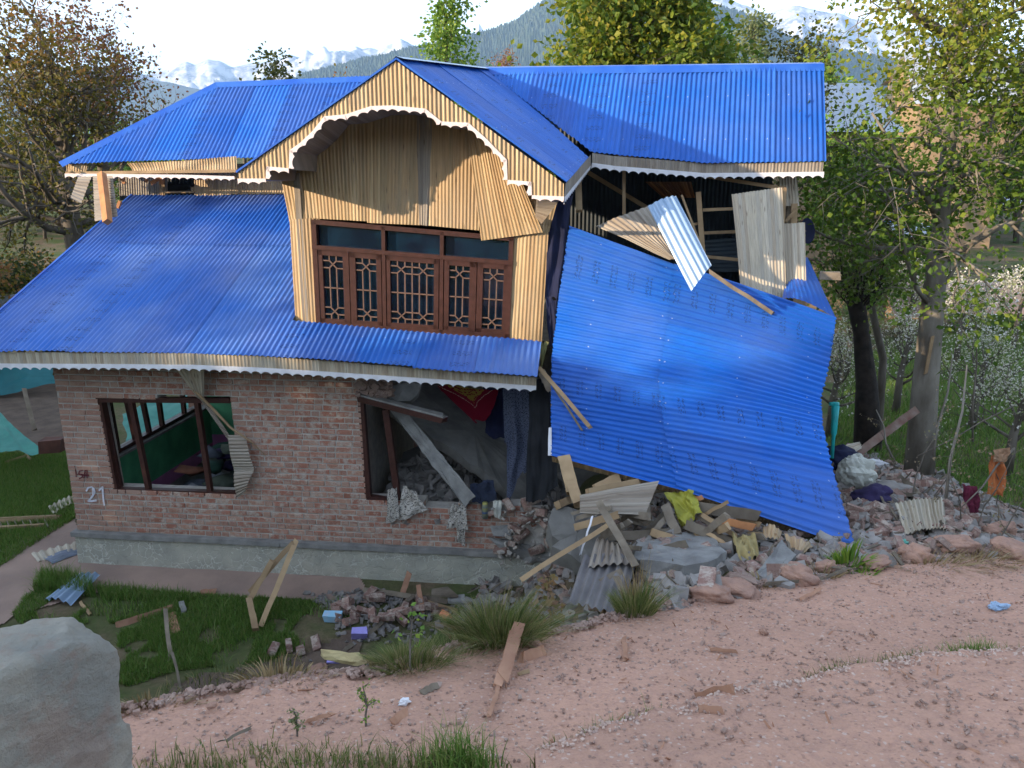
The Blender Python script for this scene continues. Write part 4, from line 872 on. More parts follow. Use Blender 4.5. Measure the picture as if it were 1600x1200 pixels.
def blob(label, c, size, mat, seed, name='bag', cat='bag', amp=.2, sink=0):
    P = L3(c); V = IV.copy(); n1 = fbm(V[:, 0] * 1.6 + seed * 3.3, V[:, 1] * 1.6 + V[:, 2] * 1.9 + seed, 3, seed); n2 = 1 - 2 * np.abs(fbm(V[:, 0] * 3.4 + V[:, 2] * 2 + seed, V[:, 1] * 3.4 - V[:, 2] * 2.6, 4, seed + 5))
    V = V * (1 + amp * 2.2 * n1[:, None] + amp * .9 * (n2[:, None] - .6)) * np.array(size) * 1.05; V[:, 0] += V[:, 2] * .35 * math.sin(seed); V = V + np.array(P) + np.array([0, 0, size[2] * .8]); return tag(np_obj(name, V, IF, V[:, :2], mat, smooth=seed % 3 > 0), label, cat)
P = F(758, 797, -.1); m = MB(); m.tube([P + UP * .12, P + UP * .11, P + UP * .04, P - UP * .12, P - UP * .125], [.03, .04, .045, .045, .03], 12); tag(obj('bottle', m, M('blue_yellow_plastic', (.03, .08, .25), (.35, .32, .03), 5, .4, sq=(.1, .1, 3)), smooth=True), 'blue and yellow banded bottle hanging on the wall stub', 'bottle')
# clothes pile inside the left room
CP = thing('clothes_pile', 'heap of mixed clothes and bedding inside the left room', 'clothes', tuple(HP(SZ(330, 740, 1.6)[0], zf, 1.4)))
cc = [(.03,.04,.07),(.12,.14,.18),(.30,.32,.36),(.02,.06,.045),(.25,.10,.06),(.05,.05,.05),(.35,.30,.27),(.04,.03,.09),(.10,.12,.09),(.42,.42,.44)]
rr = random.Random(5)
mats_c = [M('garment_cloth', c, tuple(x * .55 for x in c), 6, .95, .4) for c in cc]
for i in range(44):
    s_ = SZ(rr.uniform(285, 385), 740, 1.3)[0]; k = rr.uniform(.35, 3.3); top = (1 - abs(k - 2) / 2.6) * .45 + .32 * (s_ - SZ(270, 740, 1.3)[0])
    V = IV1.copy() * (1 + .35 * np.random.default_rng(i).normal(size=(len(IV1), 1))) * np.array([rr.uniform(.14, .3), rr.uniform(.14, .26), rr.uniform(.06, .13)]) + np.array(HP(s_, zf + rr.uniform(.05, max(.15, top + .15)), k))
    np_obj('garment', V, IF1, V[:, :2], mats_c[i % len(mats_c)], CP, smooth=True)
# corrugated strip torn from the soffit hanging across the left window
m = MB(); pts = [F(268, 566, -.35), F(305, 600, -.25), F(340, 640, -.2), F(372, 668, -.2), F(398, 700, -.1), F(402, 712, -.1)]
HS = thing('torn_soffit_strip', 'torn wood-print panel twisted down across the right part of the left window', 'panel', tuple(F(385, 775, -.1)))
quad_sheet('panel_fan', m_pale, [F(262,560,-.5), F(319,560,-.5), F(319,624,-.12), F(306,618,-.12)], HS, pitch=.05, amp=.006, curl=.03)
for q, md in ((((304,612,-.16),(320,622,-.13),(372,700,-.14),(358,690,-.18)), .04), (((356,680,-.18),(384,680,-.12),(398,735,-.12),(366,735,-.10)), .06), (((366,733,-.10),(398,733,-.12),(384,768,-.12),(371,778,-.10)), .05)):
    quad_sheet('twisted_sheet', m_metal if False else m_greyw, [F(*p) for p in q], HS, pitch=.05, amp=.008, axis=1, curl=md)
m = MB(); m.tube([F(298,604,-.2), F(330,636,-.22), F(360,668,-.22), F(392,690,-.2), F(415,712,-.05)], [.018, .02, .018, .012, .006], 6); obj('torn_edge', m, m_timber, HS)
# navy cloth and torn membrane at the house corner
cloth('long navy cloth hanging between house and fallen roof', [(858,306,10.25),(896,300,10.4),(877,470,9.95),(852,470,9.95)], m_navy, .03, 'hanging_cloth', seed=14, fold=.02)
cloth('ragged tail of navy cloth at the roof corner', [(852,465,9.95),(878,468,9.92),(874,562,9.8),(858,540,9.8)], m_navy, .04, 'hanging_cloth', seed=15)
cloth('small torn olive membrane at the eave corner', [(845,536,9.7),(858,534,9.7),(850,560,9.65),(844,586,9.6)], M('olive_membrane', (.20, .19, .08), (.12, .12, .05), 8, .8), .02, 'membrane', seed=16)
cloth('dark sheet added for the dark mortar area beside the long grey curtain', [(828,600,9.9),(862,600,9.9),(872,760,9.7),(820,790,9.8)], m_dark, .05, 'dark_area_sheet', 'dark_area_sheet', seed=17)  # dark cloth put in to stand for a dark mortar area
# white scarf-like sheet on the fallen roof is the pale blue loose sheet
loose_sheet('pale blue-grey metal sheet leaning on the fallen roof top', [(1012,322,9.9),(1056,306,10.0),(1112,414,9.3),(1080,455,9.2)], m_metal, amp=.008, curl=.05, noise=.01)
loose_sheet('wood-print panel tucked behind the pale blue metal sheet', [(930,352,10.5),(1018,322,10.5),(1062,408,9.95),(1046,406,9.95)], m_greyw, pitch=.048, amp=.006, cat='panel', name='fallen_board', curl=.02)

# ---------------------------------------------------------------- timbers (near ends and far ends as seen, resting on ground, wall or rubble)
T = [
 ('pale lath poking from the eave corner over the blue roof', (843,575,9.3),(923,668,8.8),.05,.03,m_timber),
 ('thin dark lath beside the pale lath on the blue roof', (850,582,9.3),(911,674,8.85),.025,.02,m_gtimber),
 ('short grey board standing in the eave corner', (846,580,9.5),(862,612,9.3),.10,.04,m_gtimber),
 ('long stick lying on the upper edge of the fallen roof', (1108,424,9.9),(1208,490,9.75),.05,.04,m_gtimber),
 ('broken vertical post under the left corner of the fallen roof', (882,715,8.75),(895,770,8.5),.15,.12,m_timber),
 ('splintered post stump below the broken vertical post', (893,752,8.4),(905,790,8.1),.12,.10,m_timber),
 ('short beam end poking left from the broken post', (871,790,8.3),(896,778,8.7),.09,.09,m_timber),
 ('long beam lying on the wood-print panel under the roof', (916,768,8.15),(1000,752,8.3),.07,.06,m_timber),
 ('wide board under the roof edge behind the long beam', (930,764,8.5),(970,745,8.6),.12,.04,m_timber),
 ('grey stick leaning in front of the brown ribbed panels', (937,787,7.45),(993,886,6.75),.075,.05,m_gtimber),
 ('long pale pole reaching from the rubble to the tall grass', (951,820,7.5),(815,905,7.0),.05,.05,m_timber),
 ('thin white batten beside the grey ribbed sheet', (925,808,7.6),(908,865,7.35),.02,.02,m_white),
 ('horizontal grey plank of the fallen frame', (950,838,7.7),(1062,833,7.7),.10,.05,m_gtimber),
 ('short diagonal strut left of the fallen frame', (965,830,7.75),(995,808,8.0),.07,.05,m_gtimber),
 ('middle diagonal strut on the fallen frame', (1020,832,7.7),(1048,800,7.9),.06,.05,m_gtimber),
 ('dark post with a knot hole leaning on the frame', (1040,792,7.95),(1060,838,7.6),.10,.07,m_gtimber),
 ('crossing strut behind the knotted post', (1008,832,7.9),(1042,800,8.1),.06,.05,m_gtimber),
 ('upright board right of the yellow plastic', (1082,802,7.9),(1072,828,7.8),.09,.05,m_gtimber),
 ('long dark beam below the roof edge', (1076,790,8.0),(1186,806,7.7),.12,.09,m_gtimber),
 ('long plank slanting down to the yellow cloth', (1074,820,7.7),(1170,862,7.3),.11,.06,m_gtimber),
 ('upper strut between beam and yellow cloth', (1097,804,7.8),(1150,838,7.4),.05,.04,m_timber),
 ('lower strut beside the yellow cloth', (1090,806,7.9),(1130,832,7.6),.05,.04,m_gtimber),
 ('orange split board under the roof edge', (1122,812,7.7),(1178,824,7.5),.08,.04,m_otimber),
 ('small orange wedge under the white trim', (1070,783,8.1),(1098,777,8.1),.05,.04,m_otimber),
 ('broken stick end left of the yellow cloth', (1108,834,7.5),(1140,855,7.25),.04,.03,m_timber),
 ('short batten lying on the grey ribbed sheet', (970,893,6.75),(912,926,6.5),.07,.03,m_gtimber),
 ('pale broken batten at the foot of the ribbed sheet', (922,929,6.5),(945,957,6.2),.07,.04,m_timber),
 ('small batten stub between grey stick and ribbed sheet', (985,866,7.1),(995,885,7.0),.05,.03,m_gtimber),
 ('pale plank stub leaning beside the tall dry grass', (963,902,6.5),(978,930,6.4),.06,.03,m_gtimber),
 ('white pipe sticking out of the rim stones', (1106,895,6.6),(1096,925,6.2),.03,.03,m_white),
 ('bent twig crossing the rubble below the yellow cloth', (1123,868,7.1),(1170,908,6.6),.015,.015,m_gtimber),
 ('upright splinter in the rubble left of the grey plank', (1112,880,7.0),(1110,918,6.7),.025,.02,m_gtimber),
 ('grey splinter leaning right in the rubble', (1143,882,7.0),(1124,918,6.7),.03,.02,m_gtimber),
 ('tall leg of the timber trestle leaning on the plinth', (463,843,9.75),(408,978,8.9),.07,.05,m_timber),
 ('second leg of the timber trestle leaning on the plinth', (458,848,9.7),(390,925,9.3),.07,.05,m_timber),
 ('steep middle board of the leaning trestle', (425,877,9.45),(389,938,9.2),.07,.05,m_timber),
 ('lower stub of the trestle standing in the grass', (389,935,9.2),(400,985,8.75),.08,.06,m_timber),
 ('long grey board lying on the grass near the concrete block', (183,980,.03),(270,953,.03),.09,.03,m_rtimber),
 ('short curved board lying on the grass', (268,962,.03),(276,992,.03),.10,.02,m_rtimber),
 ('thin leaning stick on the grass by the blue sheet', (125,943,.03),(142,963,.02),.04,.02,m_timber),
 ('small pale block of wood on the grass', (284,946,.04),(288,961,.04),.07,.05,m_conc),
 ('weathered stake standing in the grass', (264,998,.40),(267,1035,.0),.05,.03,m_gtimber),
 ('rusty thin stake at the soil rim', (274,1052,.25),(284,1082,.0),.03,.02,m_gtimber),
 ('flat brown board by the plinth foot', (311,931,.02),(336,930,.02),.14,.02,m_rtimber),
 ('long dark board lying behind the brick pile', (570,932,.10),(700,950,.10),.07,.03,m_gtimber),
 ('second board lying behind the brick pile', (630,938,.08),(716,962,.06),.06,.03,m_timber),
 ('grey batten slanting over the brick pile', (647,947,.16),(573,1000,.06),.05,.03,m_gtimber),
 ('short upright brown post in the brick pile', (655,945,.28),(661,963,.05),.06,.04,m_rtimber),
 ('small wedge leaning on the plinth', (640,920,.25),(629,933,.04),.08,.02,m_rtimber),
 ('stub of board below the lilac block', (551,1012,.05),(536,1022,.03),.05,.03,m_gtimber),
 ('large reddish plank standing on the soil rim', (812,976,3.55),(786,1062,3.13),.06,.02,m_rtimber),
 ('second split reddish plank beside the large one', (804,986,3.5),(779,1066,3.11),.04,.018,m_rtimber),
 ('thin splinter pointing to the near grass', (782,1066,.02),(765,1122,.01),.018,.012,m_rtimber),
 ('flat reddish board lying along the soil rim', (720,1003,3.72),(806,984,3.85),.09,.025,m_rtimber),
 ('short block of wood beside the reddish planks', (811,1034,.02),(853,1021,.02),.055,.03,m_rtimber),
 ('small pale splinter on the soil below the block', (811,1056,.01),(831,1050,.01),.018,.01,m_timber),
 ('short peg lying upright on the open soil', (974,998,.01),(978,1032,.01),.025,.012,m_rtimber),
 ('thin orange splinter at the middle of the soil', (1102,1016,.01),(1146,1021,.01),.02,.01,m_rtimber),
 ('broad reddish chip near the grass clump', (1090,1094,.015),(1138,1115,.015),.05,.02,m_rtimber),
 ('dark stick near the upper soil rim', (1253,937,.01),(1283,921,.01),.02,.012,m_rtimber),
 ('dark charred chip on the soil', (660,1084,.01),(679,1077,.015),.03,.02,m_gtimber),
 ('brown chip above the near grass', (612,1130,.01),(634,1116,.01),.035,.015,m_rtimber),
 ('long thin splinter on the left soil', (485,1128,.01),(519,1119,.01),.016,.01,m_rtimber),
 ('dark splinter above the left near grass', (345,1165,.01),(391,1140,.01),.012,.01,m_gtimber),
 ('flat brown chip at the bottom right soil edge', (1082,1142,.01),(1120,1147,.01),.03,.01,m_rtimber),
 ('reddish beam leaning between the two big tree trunks', (1336,712,11.6),(1431,641,12.4),.13,.11,M('red_brown_timber', (.13, .06, .045), (.22, .17, .14), 3, .85, .3)),
 ('grey rafter lying over the right rubble', (1403,755,.12),(1432,782,.1),.07,.04,m_gtimber),
 ('flat pale board edge in the right rubble', (1317,778,.12),(1432,783,.08),.05,.03,m_gtimber),
 ('thin pale batten in the lower right rubble', (1345,835,.06),(1372,858,.05),.03,.02,m_timber),
]
for i, q in enumerate(T): timber(*q, seed=i)
rb = random.Random(31)
for i in range(26):
    x = rb.uniform(890, 1230); y = 775 + (x - 890) * .12 + rb.uniform(0, 75); L_ = rb.uniform(28, 75); a_ = rb.uniform(-1.0, 1.2); D_ = 8.15 - (y - 775) * .011
    timber('splintered batten tangled in the debris under the fallen roof', (x, y, D_ + .15), (x + L_ * math.cos(a_), y + L_ * math.sin(a_) * .6, D_ - rb.uniform(-.1, .3)), rb.uniform(.03, .09), rb.uniform(.02, .05), rb.choice([m_gtimber, m_timber, m_gtimber]), 'batten', 'timber', 'battens tangled under the fallen roof', i)
# grey concrete lumps at wall end and below
slab('broken grey plinth edge running to the rubble', ((760,838,'-.1'),(800,846,'-.1'),(900,880,'-.15'),(905,895,'-.15'),(855,884,'-.12'),(790,866,'-.1')), .16, m_conc, 'concrete_slab', 'slab')
slab('layered grey concrete slab chunk in the middle of the rubble', ((985,858,7.3),(1030,838,7.6),(1090,830,7.7),(1120,842,7.4),(1132,860,7.0),(1110,884,6.6),(1050,884,6.6),(1000,878,6.8)), .12, m_conc, 'concrete_slab', 'slab', .03, 2)
slab('dark flat slab piece below the layered chunk', ((1000,885,6.9),(1060,880,6.95),(1090,905,6.5),(1030,935,6.3)), .08, m_dconc, 'concrete_slab', 'slab', .02, 3)
slab('smooth grey plank-like slab leaning at the soil rim', ((1222,842,7.1),(1243,868,6.8),(1212,905,6.35),(1168,912,6.3)), .05, m_conc, 'concrete_slab', 'slab', .012, 4)
slab('dark mass of broken concrete under the roof corner', ((862,800,8.3),(920,800,8.3),(950,850,7.8),(900,880,7.6),(868,860,7.8)), .25, m_dconc, 'concrete_slab', 'slab', .06, 5)
slab('flat grey stone lump on the wall stub', ((764,822,'-.05'),(794,820,'-.05'),(798,838,'-.12'),(770,838,'-.12')), .10, m_conc, 'concrete_lump', 'rubble', .02, 6)
slab('tan flat tile leaning on the plinth near the grass', ((675,920,9.3),(700,916,9.4),(716,930,9.1),(674,930,9.1)), .03, m_gtimber, 'flat_tile', 'tile', .004, 7)
slab('grey tile beside the tan tile under the plinth', ((700,930,9.2),(725,928,9.2),(728,942,9.0),(700,940,9.0)), .03, m_conc, 'flat_tile', 'tile', .006, 8)
slab('splintered pale yellow board in front of the brick pile', ((501,1012,7.8),(560,1020,7.6),(580,1028,7.45),(560,1034,7.4),(504,1024,7.6)), .04, M('pale_yellow_board', (.58, .48, .25), (.42, .33, .17), 6, .8, .3), 'splintered_board', 'board', .02, 9)
# sheets and panels in the debris
loose_sheet('wood-print ribbed panel wedged under the roof edge', [(906,772,8.0),(1030,752,8.1),(1008,806,7.7),(906,802,7.8)], m_greyw, axis=1, pitch=.06, amp=.008, name='fallen_board', cat='panel', seed=2)
loose_sheet('brown ribbed sheet lying slanted down the rubble slope', [(932,840,7.5),(978,858,7.3),(992,884,6.8),(918,890,6.8)], m_greyw, pitch=.07, amp=.011, name='fallen_board', cat='panel', seed=3)
loose_sheet('grey ribbed sheet continuing down to the tall grass', [(912,868,7.1),(996,872,7.0),(968,968,6.1),(888,944,6.2)], M('grey_ribbed_metal', (.19, .175, .17), (.13, .12, .12), 4, .55), pitch=.085, amp=.012, seed=4)
loose_sheet('pale ribbed panel behind the tall dry grass tuft', [(1020,908,6.6),(1068,912,6.5),(1100,940,6.1),(1030,950,6.1)], m_pale, axis=1, pitch=.06, amp=.008, name='fallen_board', cat='panel', seed=5)
loose_sheet('tan ribbed panel sticking out under the right roof corner', [(1225,838,7.4),(1272,852,7.3),(1252,868,7.0),(1238,868,7.0)], m_tan, pitch=.05, amp=.008, name='fallen_board', cat='panel', seed=6)
loose_sheet('small tan ribbed panel stub left of the right corner panel', [(1192,822,7.7),(1222,830,7.6),(1218,844,7.4),(1192,842,7.4)], m_tan, pitch=.05, amp=.007, name='fallen_board', cat='panel', seed=7)
loose_sheet('dark ribbed panel below the tip of the blue roof', [(1290,848,7.3),(1326,860,7.2),(1310,868,6.8),(1290,876,6.7)], m_greyw, pitch=.05, amp=.007, name='fallen_board', cat='panel', seed=8)
loose_sheet('weathered ribbed panel lying on the right rubble', [(1396,806,.16),(1472,796,.16),(1478,842,.10),(1414,846,.10)], m_pale, pitch=.06, amp=.008, name='fallen_board', cat='panel', seed=9)
loose_sheet('ribbed panel end in the rubble behind the blue rag', [(1312,700,11.5),(1340,692,12.0),(1346,702,11.6),(1322,712,11.2)], m_pale, axis=1, pitch=.07, amp=.01, name='fallen_board', cat='panel', seed=10)
loose_sheet('pale blue metal sheet lying on the grass by the path', [(118,912,.10),(160,912,.14),(113,950,.06),(70,942,.05)], m_metal, axis=0, pitch=.12, amp=.016, curl=.04, seed=11)
loose_sheet('cream ribbed strip lying on the path', [(50,872,.05),(126,850,.05),(127,862,.04),(60,881,.03)], m_pale, pitch=.10, amp=.012, seed=12, curl=.02)
loose_sheet('grey ribbed strip below the cream strip on the path', [(68,876,.05),(128,858,.05),(127,867,.03),(82,884,.03)], M('grey_strip_metal', (.22, .25, .32), (.16, .18, .22), 4, .5), axis=1, pitch=.05, amp=.007, seed=13, curl=.02)
loose_sheet('wavy ribbed offcut on the far lawn by the house corner', [(76,798,.05),(114,780,.06),(116,790,.05),(84,808,.04)], m_pale, pitch=.10, amp=.012, seed=14)
# cloths and bags in the rubble
cloth('yellow-green plastic sheet bundled under the roof edge', [(1040,772,8.15),(1082,766,8.0),(1094,800,7.75),(1068,826,7.8)], m_ybag, .09, 'plastic_bundle', 'plastic', seed=33, fold=.03)
cloth('dusty yellow cloth bundle beside the smooth slab', [(1142,830,7.4),(1180,834,7.3),(1188,872,6.9),(1160,884,6.9)], m_ycl, .10, 'cloth_bundle', 'cloth', seed=34, fold=.03); blob('tan cloth lump behind the fallen frame', (985,815,8.0), (.2, .15, .16), m_gtimber, 5, 'cloth_bundle', 'cloth')
blob('pale sack bulging out beside the fallen roof', (1335,764,.02), (.26, .18, .26), m_lbag, 6, 'sack', 'sack'); blob('flat pale sack lying on the right rubble', (1385,776,.0), (.34, .16, .12), m_grey_rock, 7, 'sack', 'sack')
blob('blue-grey cloth bundle in the right rubble', (1360,790,.0), (.22, .16, .14), mats_c[7], 8, 'cloth_bundle', 'cloth'); blob('light blue rag on the rubble near the turquoise pipe', (1322,718,.05), (.22, .15, .10), M('light_blue_rag', (.40, .46, .60), None, 5, .9), 9, 'rag', 'cloth')
blob('white rag on the rubble below the leaning beam', (1363,734,.05), (.26, .12, .09), m_white, 10, 'rag', 'cloth'); blob('dark navy bundle against the fallen roof edge', (1312,738,.05), (.26, .2, .2), m_navy, 11, 'cloth_bundle', 'cloth')
cloth('dark red cloth caught in the twigs at the right', [(1504,756,8.4),(1526,762,8.4),(1536,798,8.2),(1515,804,8.2)], M('maroon_cloth', (.10, .012, .03), (.06, .008, .02), 6, .95), .07, 'cloth_bundle', 'cloth', seed=35)
blob('small green plastic scrap in the right rubble', (1408,858,.04), (.06, .05, .04), M('green_scrap', (.12, .42, .33), None, 5, .5), 13, 'plastic_scrap', 'plastic')
blob('crumpled white paper on the open soil', (631,1101,.0), (.022, .018, .016), m_white, 14, 'paper_scrap', 'paper', .3); blob('silver wrapper on the right soil', (1559,951,.0), (.05, .03, .02), m_metal, 15, 'wrapper', 'wrapper', .3)
# orange cloth hanging on twigs
cloth('orange cloth hanging over a thin branch', [(1546,708,8.6),(1572,712,8.6),(1568,776,8.5),(1544,772,8.5)], M('orange_cloth', (.46, .15, .05), (.30, .09, .03), 6, .9), .05, 'hanging_cloth', 'cloth', fold=.03, seed=20)
cloth('grey-orange flap on top of the hanging orange cloth', [(1552,702,8.55),(1580,700,8.5),(1572,722,8.5),(1553,722,8.5)], M('faded_orange_cloth', (.30, .19, .12), (.22, .12, .07), 6, .9), .03, 'hanging_cloth', 'cloth', seed=21)
# turquoise pipe
m_turq = M('turquoise_plastic', (.02, .36, .36), (.015, .26, .27), 6, .4); m = MB(); p0, p1 = W(1306,629,10.6), W(1300,716,10.4)
m.tube([p0, p0 - UP * .05], [.05, .05], 10); m.tube([p0 - UP * .05, p0.lerp(p1, .3), p0.lerp(p1, .55), p0.lerp(p1, .6), p1], [.06, .05, .045, .028, .025], 8); m.tube([W(1296,631,10.6), p0 - UP * .02], .03, 6)
tag(obj('standpipe', m, m_turq, smooth=True), 'turquoise plastic standpipe beside the fallen roof', 'pipe')
# satellite dish seen edge on
m = MB(); c0 = W(1259,361,12.2); ax = Vector((.6, -.8, .15)).normalized(); e1 = ax.orthogonal().normalized(); e2 = ax.cross(e1); rws = [[c0 + (e1 * math.cos(t) + e2 * math.sin(t)) * r_ + ax * (r_ * r_ * .8) for t in np.linspace(0, 2 * math.pi, 25)] for r_ in (.01, .08, .15, .2)]
m.grid(rws); tag(obj('satellite_dish', m, m_navy, smooth=True), 'small dark satellite dish behind the right wall panel', 'dish')
bx = block('brown wooden post end beyond the blue roof', (1297,431,10.5), .26, .1, .11, m_gtimber, -.2, 0, 9, 'post_end', 'timber')
# rim boulders
RS = .7
for lb, c, s_ in (('rounded pink boulder at the soil rim below the ribbed panel', (1112,936), (.17,.13,.09)), ('flat pink boulder right of the rounded one', (1150,926), (.19,.12,.06)), ('pink boulder beside the smooth slab foot', (1245,905), (.19,.13,.08)),
    ('low pink stone among rim weeds', (1370,884), (.18,.11,.05)), ('rounded orange boulder on the right soil rim', (1430,874), (.17,.13,.11)), ('big square-edged boulder at the far right', (1562,838), (.27,.2,.17)), ('pale jagged stone by the right boulder', (1580,866), (.22,.12,.08)),
    ('rounded pink stone at the left soil rim', (497,1048), (.085,.06,.045)), ('small egg-shaped stone on the right soil', (1192,993), (.026,.02,.018)), ('pale pebble on the left soil', (331,1110), (.022,.016,.012)), ('small pink rock in front of the slit slab', (1290,893), (.07,.06,.05)), ('upright rim stone beside the leaning slab weeds', (1315,868), (.06,.05,.09)), ('brown stone under the leafy weed', (835,1012), (.035,.03,.025)), ('long pink stone on the right soil rim', (1490,862), (.25,.12,.08))):
    rock(lb, c, tuple(v * (RS if s_[0] > .1 else 1) for v in s_), m_rock, seed=len(lb), amp=.26, name='boulder' if s_[0] > .1 else 'stone', sink=.75)
# pebbles and splinters all over the soil
r = np.random.default_rng(77)
def soil_pts(n, seed):
    r = np.random.default_rng(seed); x = r.uniform(-2.2, 6, n * 3); y = r.uniform(1.3, 6.2, n * 3); k = y < Ye(x) - .01; x, y = x[k][:n], y[k][:n]
    top = np.where(y < Yr(x), .10, 0) ; return np.stack([x, y, ZS0 + ZSL * y + .022 * fbm(x * 1.6, y * 1.6, 3, 21) + .011 * fbm(x * 13, y * 13, 4, 22) + top * 1.0], 1)
m_peb = brick_mat('mixed_pebbles', (.50, .38, .32), (.34, .21, .165), (.42, .29, .24), .35, False)
chunks('soil_pebbles', soil_pts(15000, 1), (.002, .007), m_peb, 21, .7, 'fine pinkish pebbles scattered over the road soil'); chunks('soil_pebbles', soil_pts(380, 2), (.006, .013), m_peb, 22, .7, 'larger pebbles scattered over the road soil')
chunks('soil_splinters', soil_pts(650, 3), (.002, .006), m_rtimber, 23, .4, 'tiny wood splinters strewn over the road soil', elong=9)
rimx = r.uniform(-1.8, 5.5, 2600); rimy = Ye(rimx) + r.normal(0, .05, 2600)
lx = r.uniform(-.1, 3.6, 1300); ly = Yr(lx) - np.abs(r.normal(0, .05, 1300)) * (.3 + 1.4 * (vnoise(lx * 3, lx * 0, 5)))
chunks('road_lip_gravel', np.stack([lx, ly, ZS0 + ZSL * ly + .095 * sstep(0, .03, Yr(lx) - ly) + .006], 1), (.002, .007), M('lit_rim_gravel', (.56, .42, .35), (.44, .31, .25), 9, .95), 26, .7, 'crumbs along the broken road edge, coloured pale for its lit rim')  # pale colour of these crumbs stands for the lit road edge
chunks('rim_gravel', np.stack([rimx, rimy, np.minimum(ZS0 + ZSL * rimy, ZS0 + ZSL * Ye(rimx) - (rimy - Ye(rimx)) * .9) + .01], 1), (.004, .014), m_peb, 24, .7, 'coarse gravel along the rim of the road soil')
# concrete post in the near left corner
def post_block():
    n = 150; V = []; u = np.linspace(-1, 1, n); faces = []; b = 0
    A_ = W(178, 974, 2.0); zt_ = A_.z; zp = lambda x, y: (lambda d: CAM + d * ((zt_ - CZ) / d.z))(ray(x, y)); B_ = zp(0, 1068); E_ = zp(108, 932); ex = (A_ - B_).normalized(); ey = UP.cross(ex).normalized(); dp = max(.25, (E_ - A_).dot(ey))
    hs = np.array([.6, dp / 2, .8]); c0 = np.array(A_ - ex * .6 + ey * dp / 2 - UP * .8); rotm = np.array([tuple(ex), tuple(ey), (0, 0, 1)]).T
    for ax in range(3):
        for sg in (-1, 1):
            A, B = np.meshgrid(u, u); P = np.empty((n * n, 3)); o = [i for i in range(3) if i != ax]; P[:, ax] = sg; P[:, o[0]] = A.ravel(); P[:, o[1]] = B.ravel()
            V.append(P); ix = np.arange(n * n).reshape(n, n) + b; faces.append(gridfaces(ix)); b += n * n
    P = np.concatenate(V); q = np.abs(P) ** 14; nr = (q.sum(1)) ** (1 / 14); P = P / nr[:, None]
    P = P * hs; d = .026 * fbm(P[:, 0] * 4.2 + P[:, 2], P[:, 1] * 4.2 + P[:, 2] * 2.9, 5, 41) + .022 * (1 - 2 * np.abs(fbm(P[:, 0] * 6 + P[:, 2] * 4, P[:, 1] * 7 - P[:, 2] * 6, 4, 47))) + .022 * fbm(P[:, 0] * 13 + P[:, 2] * 9, P[:, 1] * 13 + P[:, 2] * 13, 4, 42); nn_ = P / np.linalg.norm(P, axis=1)[:, None]
    P = P + nn_ * d[:, None]; P[:, 2] -= .02 * sstep(.35, .62, P[:, 0]) * (P[:, 2] > 0) ; P = P @ rotm.T + c0
    return P, np.concatenate(faces)
Pv, Pf_ = post_block()
tb = NT('rough_cast_concrete'); o_ = tb.ob(); nn1 = tb.noise(o_, 2.2, 7, .65); col = tb.mix(tb.rng(nn1, .38, .62), (.58, .52, .43), (.38, .37, .33)); col = tb.mix(tb.rng(tb.vor(o_, 11), .0, .25, .5, 0), col, (.62, .58, .50)); up_ = tb.rng(tb.noise(o_, 5, 5, .7), .52, .62)
col = tb.mix(tb.math('MULTIPLY', up_, .5), col, (.44, .30, .24)); tb.bump(tb.math('ADD', tb.noise(o_, 16, 8, .75), tb.math('MULTIPLY', tb.vor(o_, 14), .6)), 1.0, .06)
tag(np_obj('concrete_post', Pv, Pf_, Pv[:, :2], tb.fin(col, .95, .2), smooth=True), 'rough whitish concrete parapet post at the near left of the road', 'concrete post')
# ---------------------------------------------------------------- vegetation
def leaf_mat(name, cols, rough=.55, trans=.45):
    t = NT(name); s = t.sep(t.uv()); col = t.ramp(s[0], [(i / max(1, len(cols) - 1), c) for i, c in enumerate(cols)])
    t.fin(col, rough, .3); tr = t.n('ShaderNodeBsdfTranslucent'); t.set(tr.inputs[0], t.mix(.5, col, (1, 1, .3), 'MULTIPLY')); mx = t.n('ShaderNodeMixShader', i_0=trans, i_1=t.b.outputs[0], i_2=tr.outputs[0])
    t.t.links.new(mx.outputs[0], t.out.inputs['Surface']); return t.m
GREEN = leaf_mat('fresh_green_leaves', [(.09,.18,.03), (.15,.27,.045), (.21,.33,.06), (.29,.35,.06)]); YGREEN = leaf_mat('yellow_green_leaves', [(.06,.12,.018), (.13,.19,.025), (.20,.24,.03), (.32,.28,.035)])
DKGREEN = leaf_mat('dark_leaves', [(.035,.055,.02), (.06,.075,.025), (.09,.10,.035)]); RUST = leaf_mat('rusty_olive_leaves', [(.09,.09,.022), (.17,.14,.03), (.24,.12,.04), (.30,.12,.06)])
RUST2 = leaf_mat('rusty_red_leaves', [(.12,.07,.03), (.20,.08,.045), (.25,.12,.07)]); PALE_L = leaf_mat('pale_green_leaves', [(.13,.17,.07), (.20,.24,.11), (.26,.28,.15)]); PINKT = leaf_mat('pinkish_buds', [(.26,.14,.10), (.34,.19,.13)])
BLOSS = leaf_mat('white_blossom', [(.62,.58,.58), (.75,.72,.70), (.25,.30,.12)], .6, .3); GRASS = leaf_mat('grass_blades', [(.07,.14,.025), (.11,.21,.04), (.15,.26,.055), (.24,.25,.09)], .5, .3)
DRYG = leaf_mat('dry_grass_blades', [(.25,.17,.09), (.34,.25,.14), (.20,.15,.07), (.42,.33,.2)], .7, .2); MIXG = leaf_mat('mixed_grass_blades', [(.06,.10,.025), (.12,.17,.045), (.20,.22,.08), (.38,.31,.17)], .6, .3)
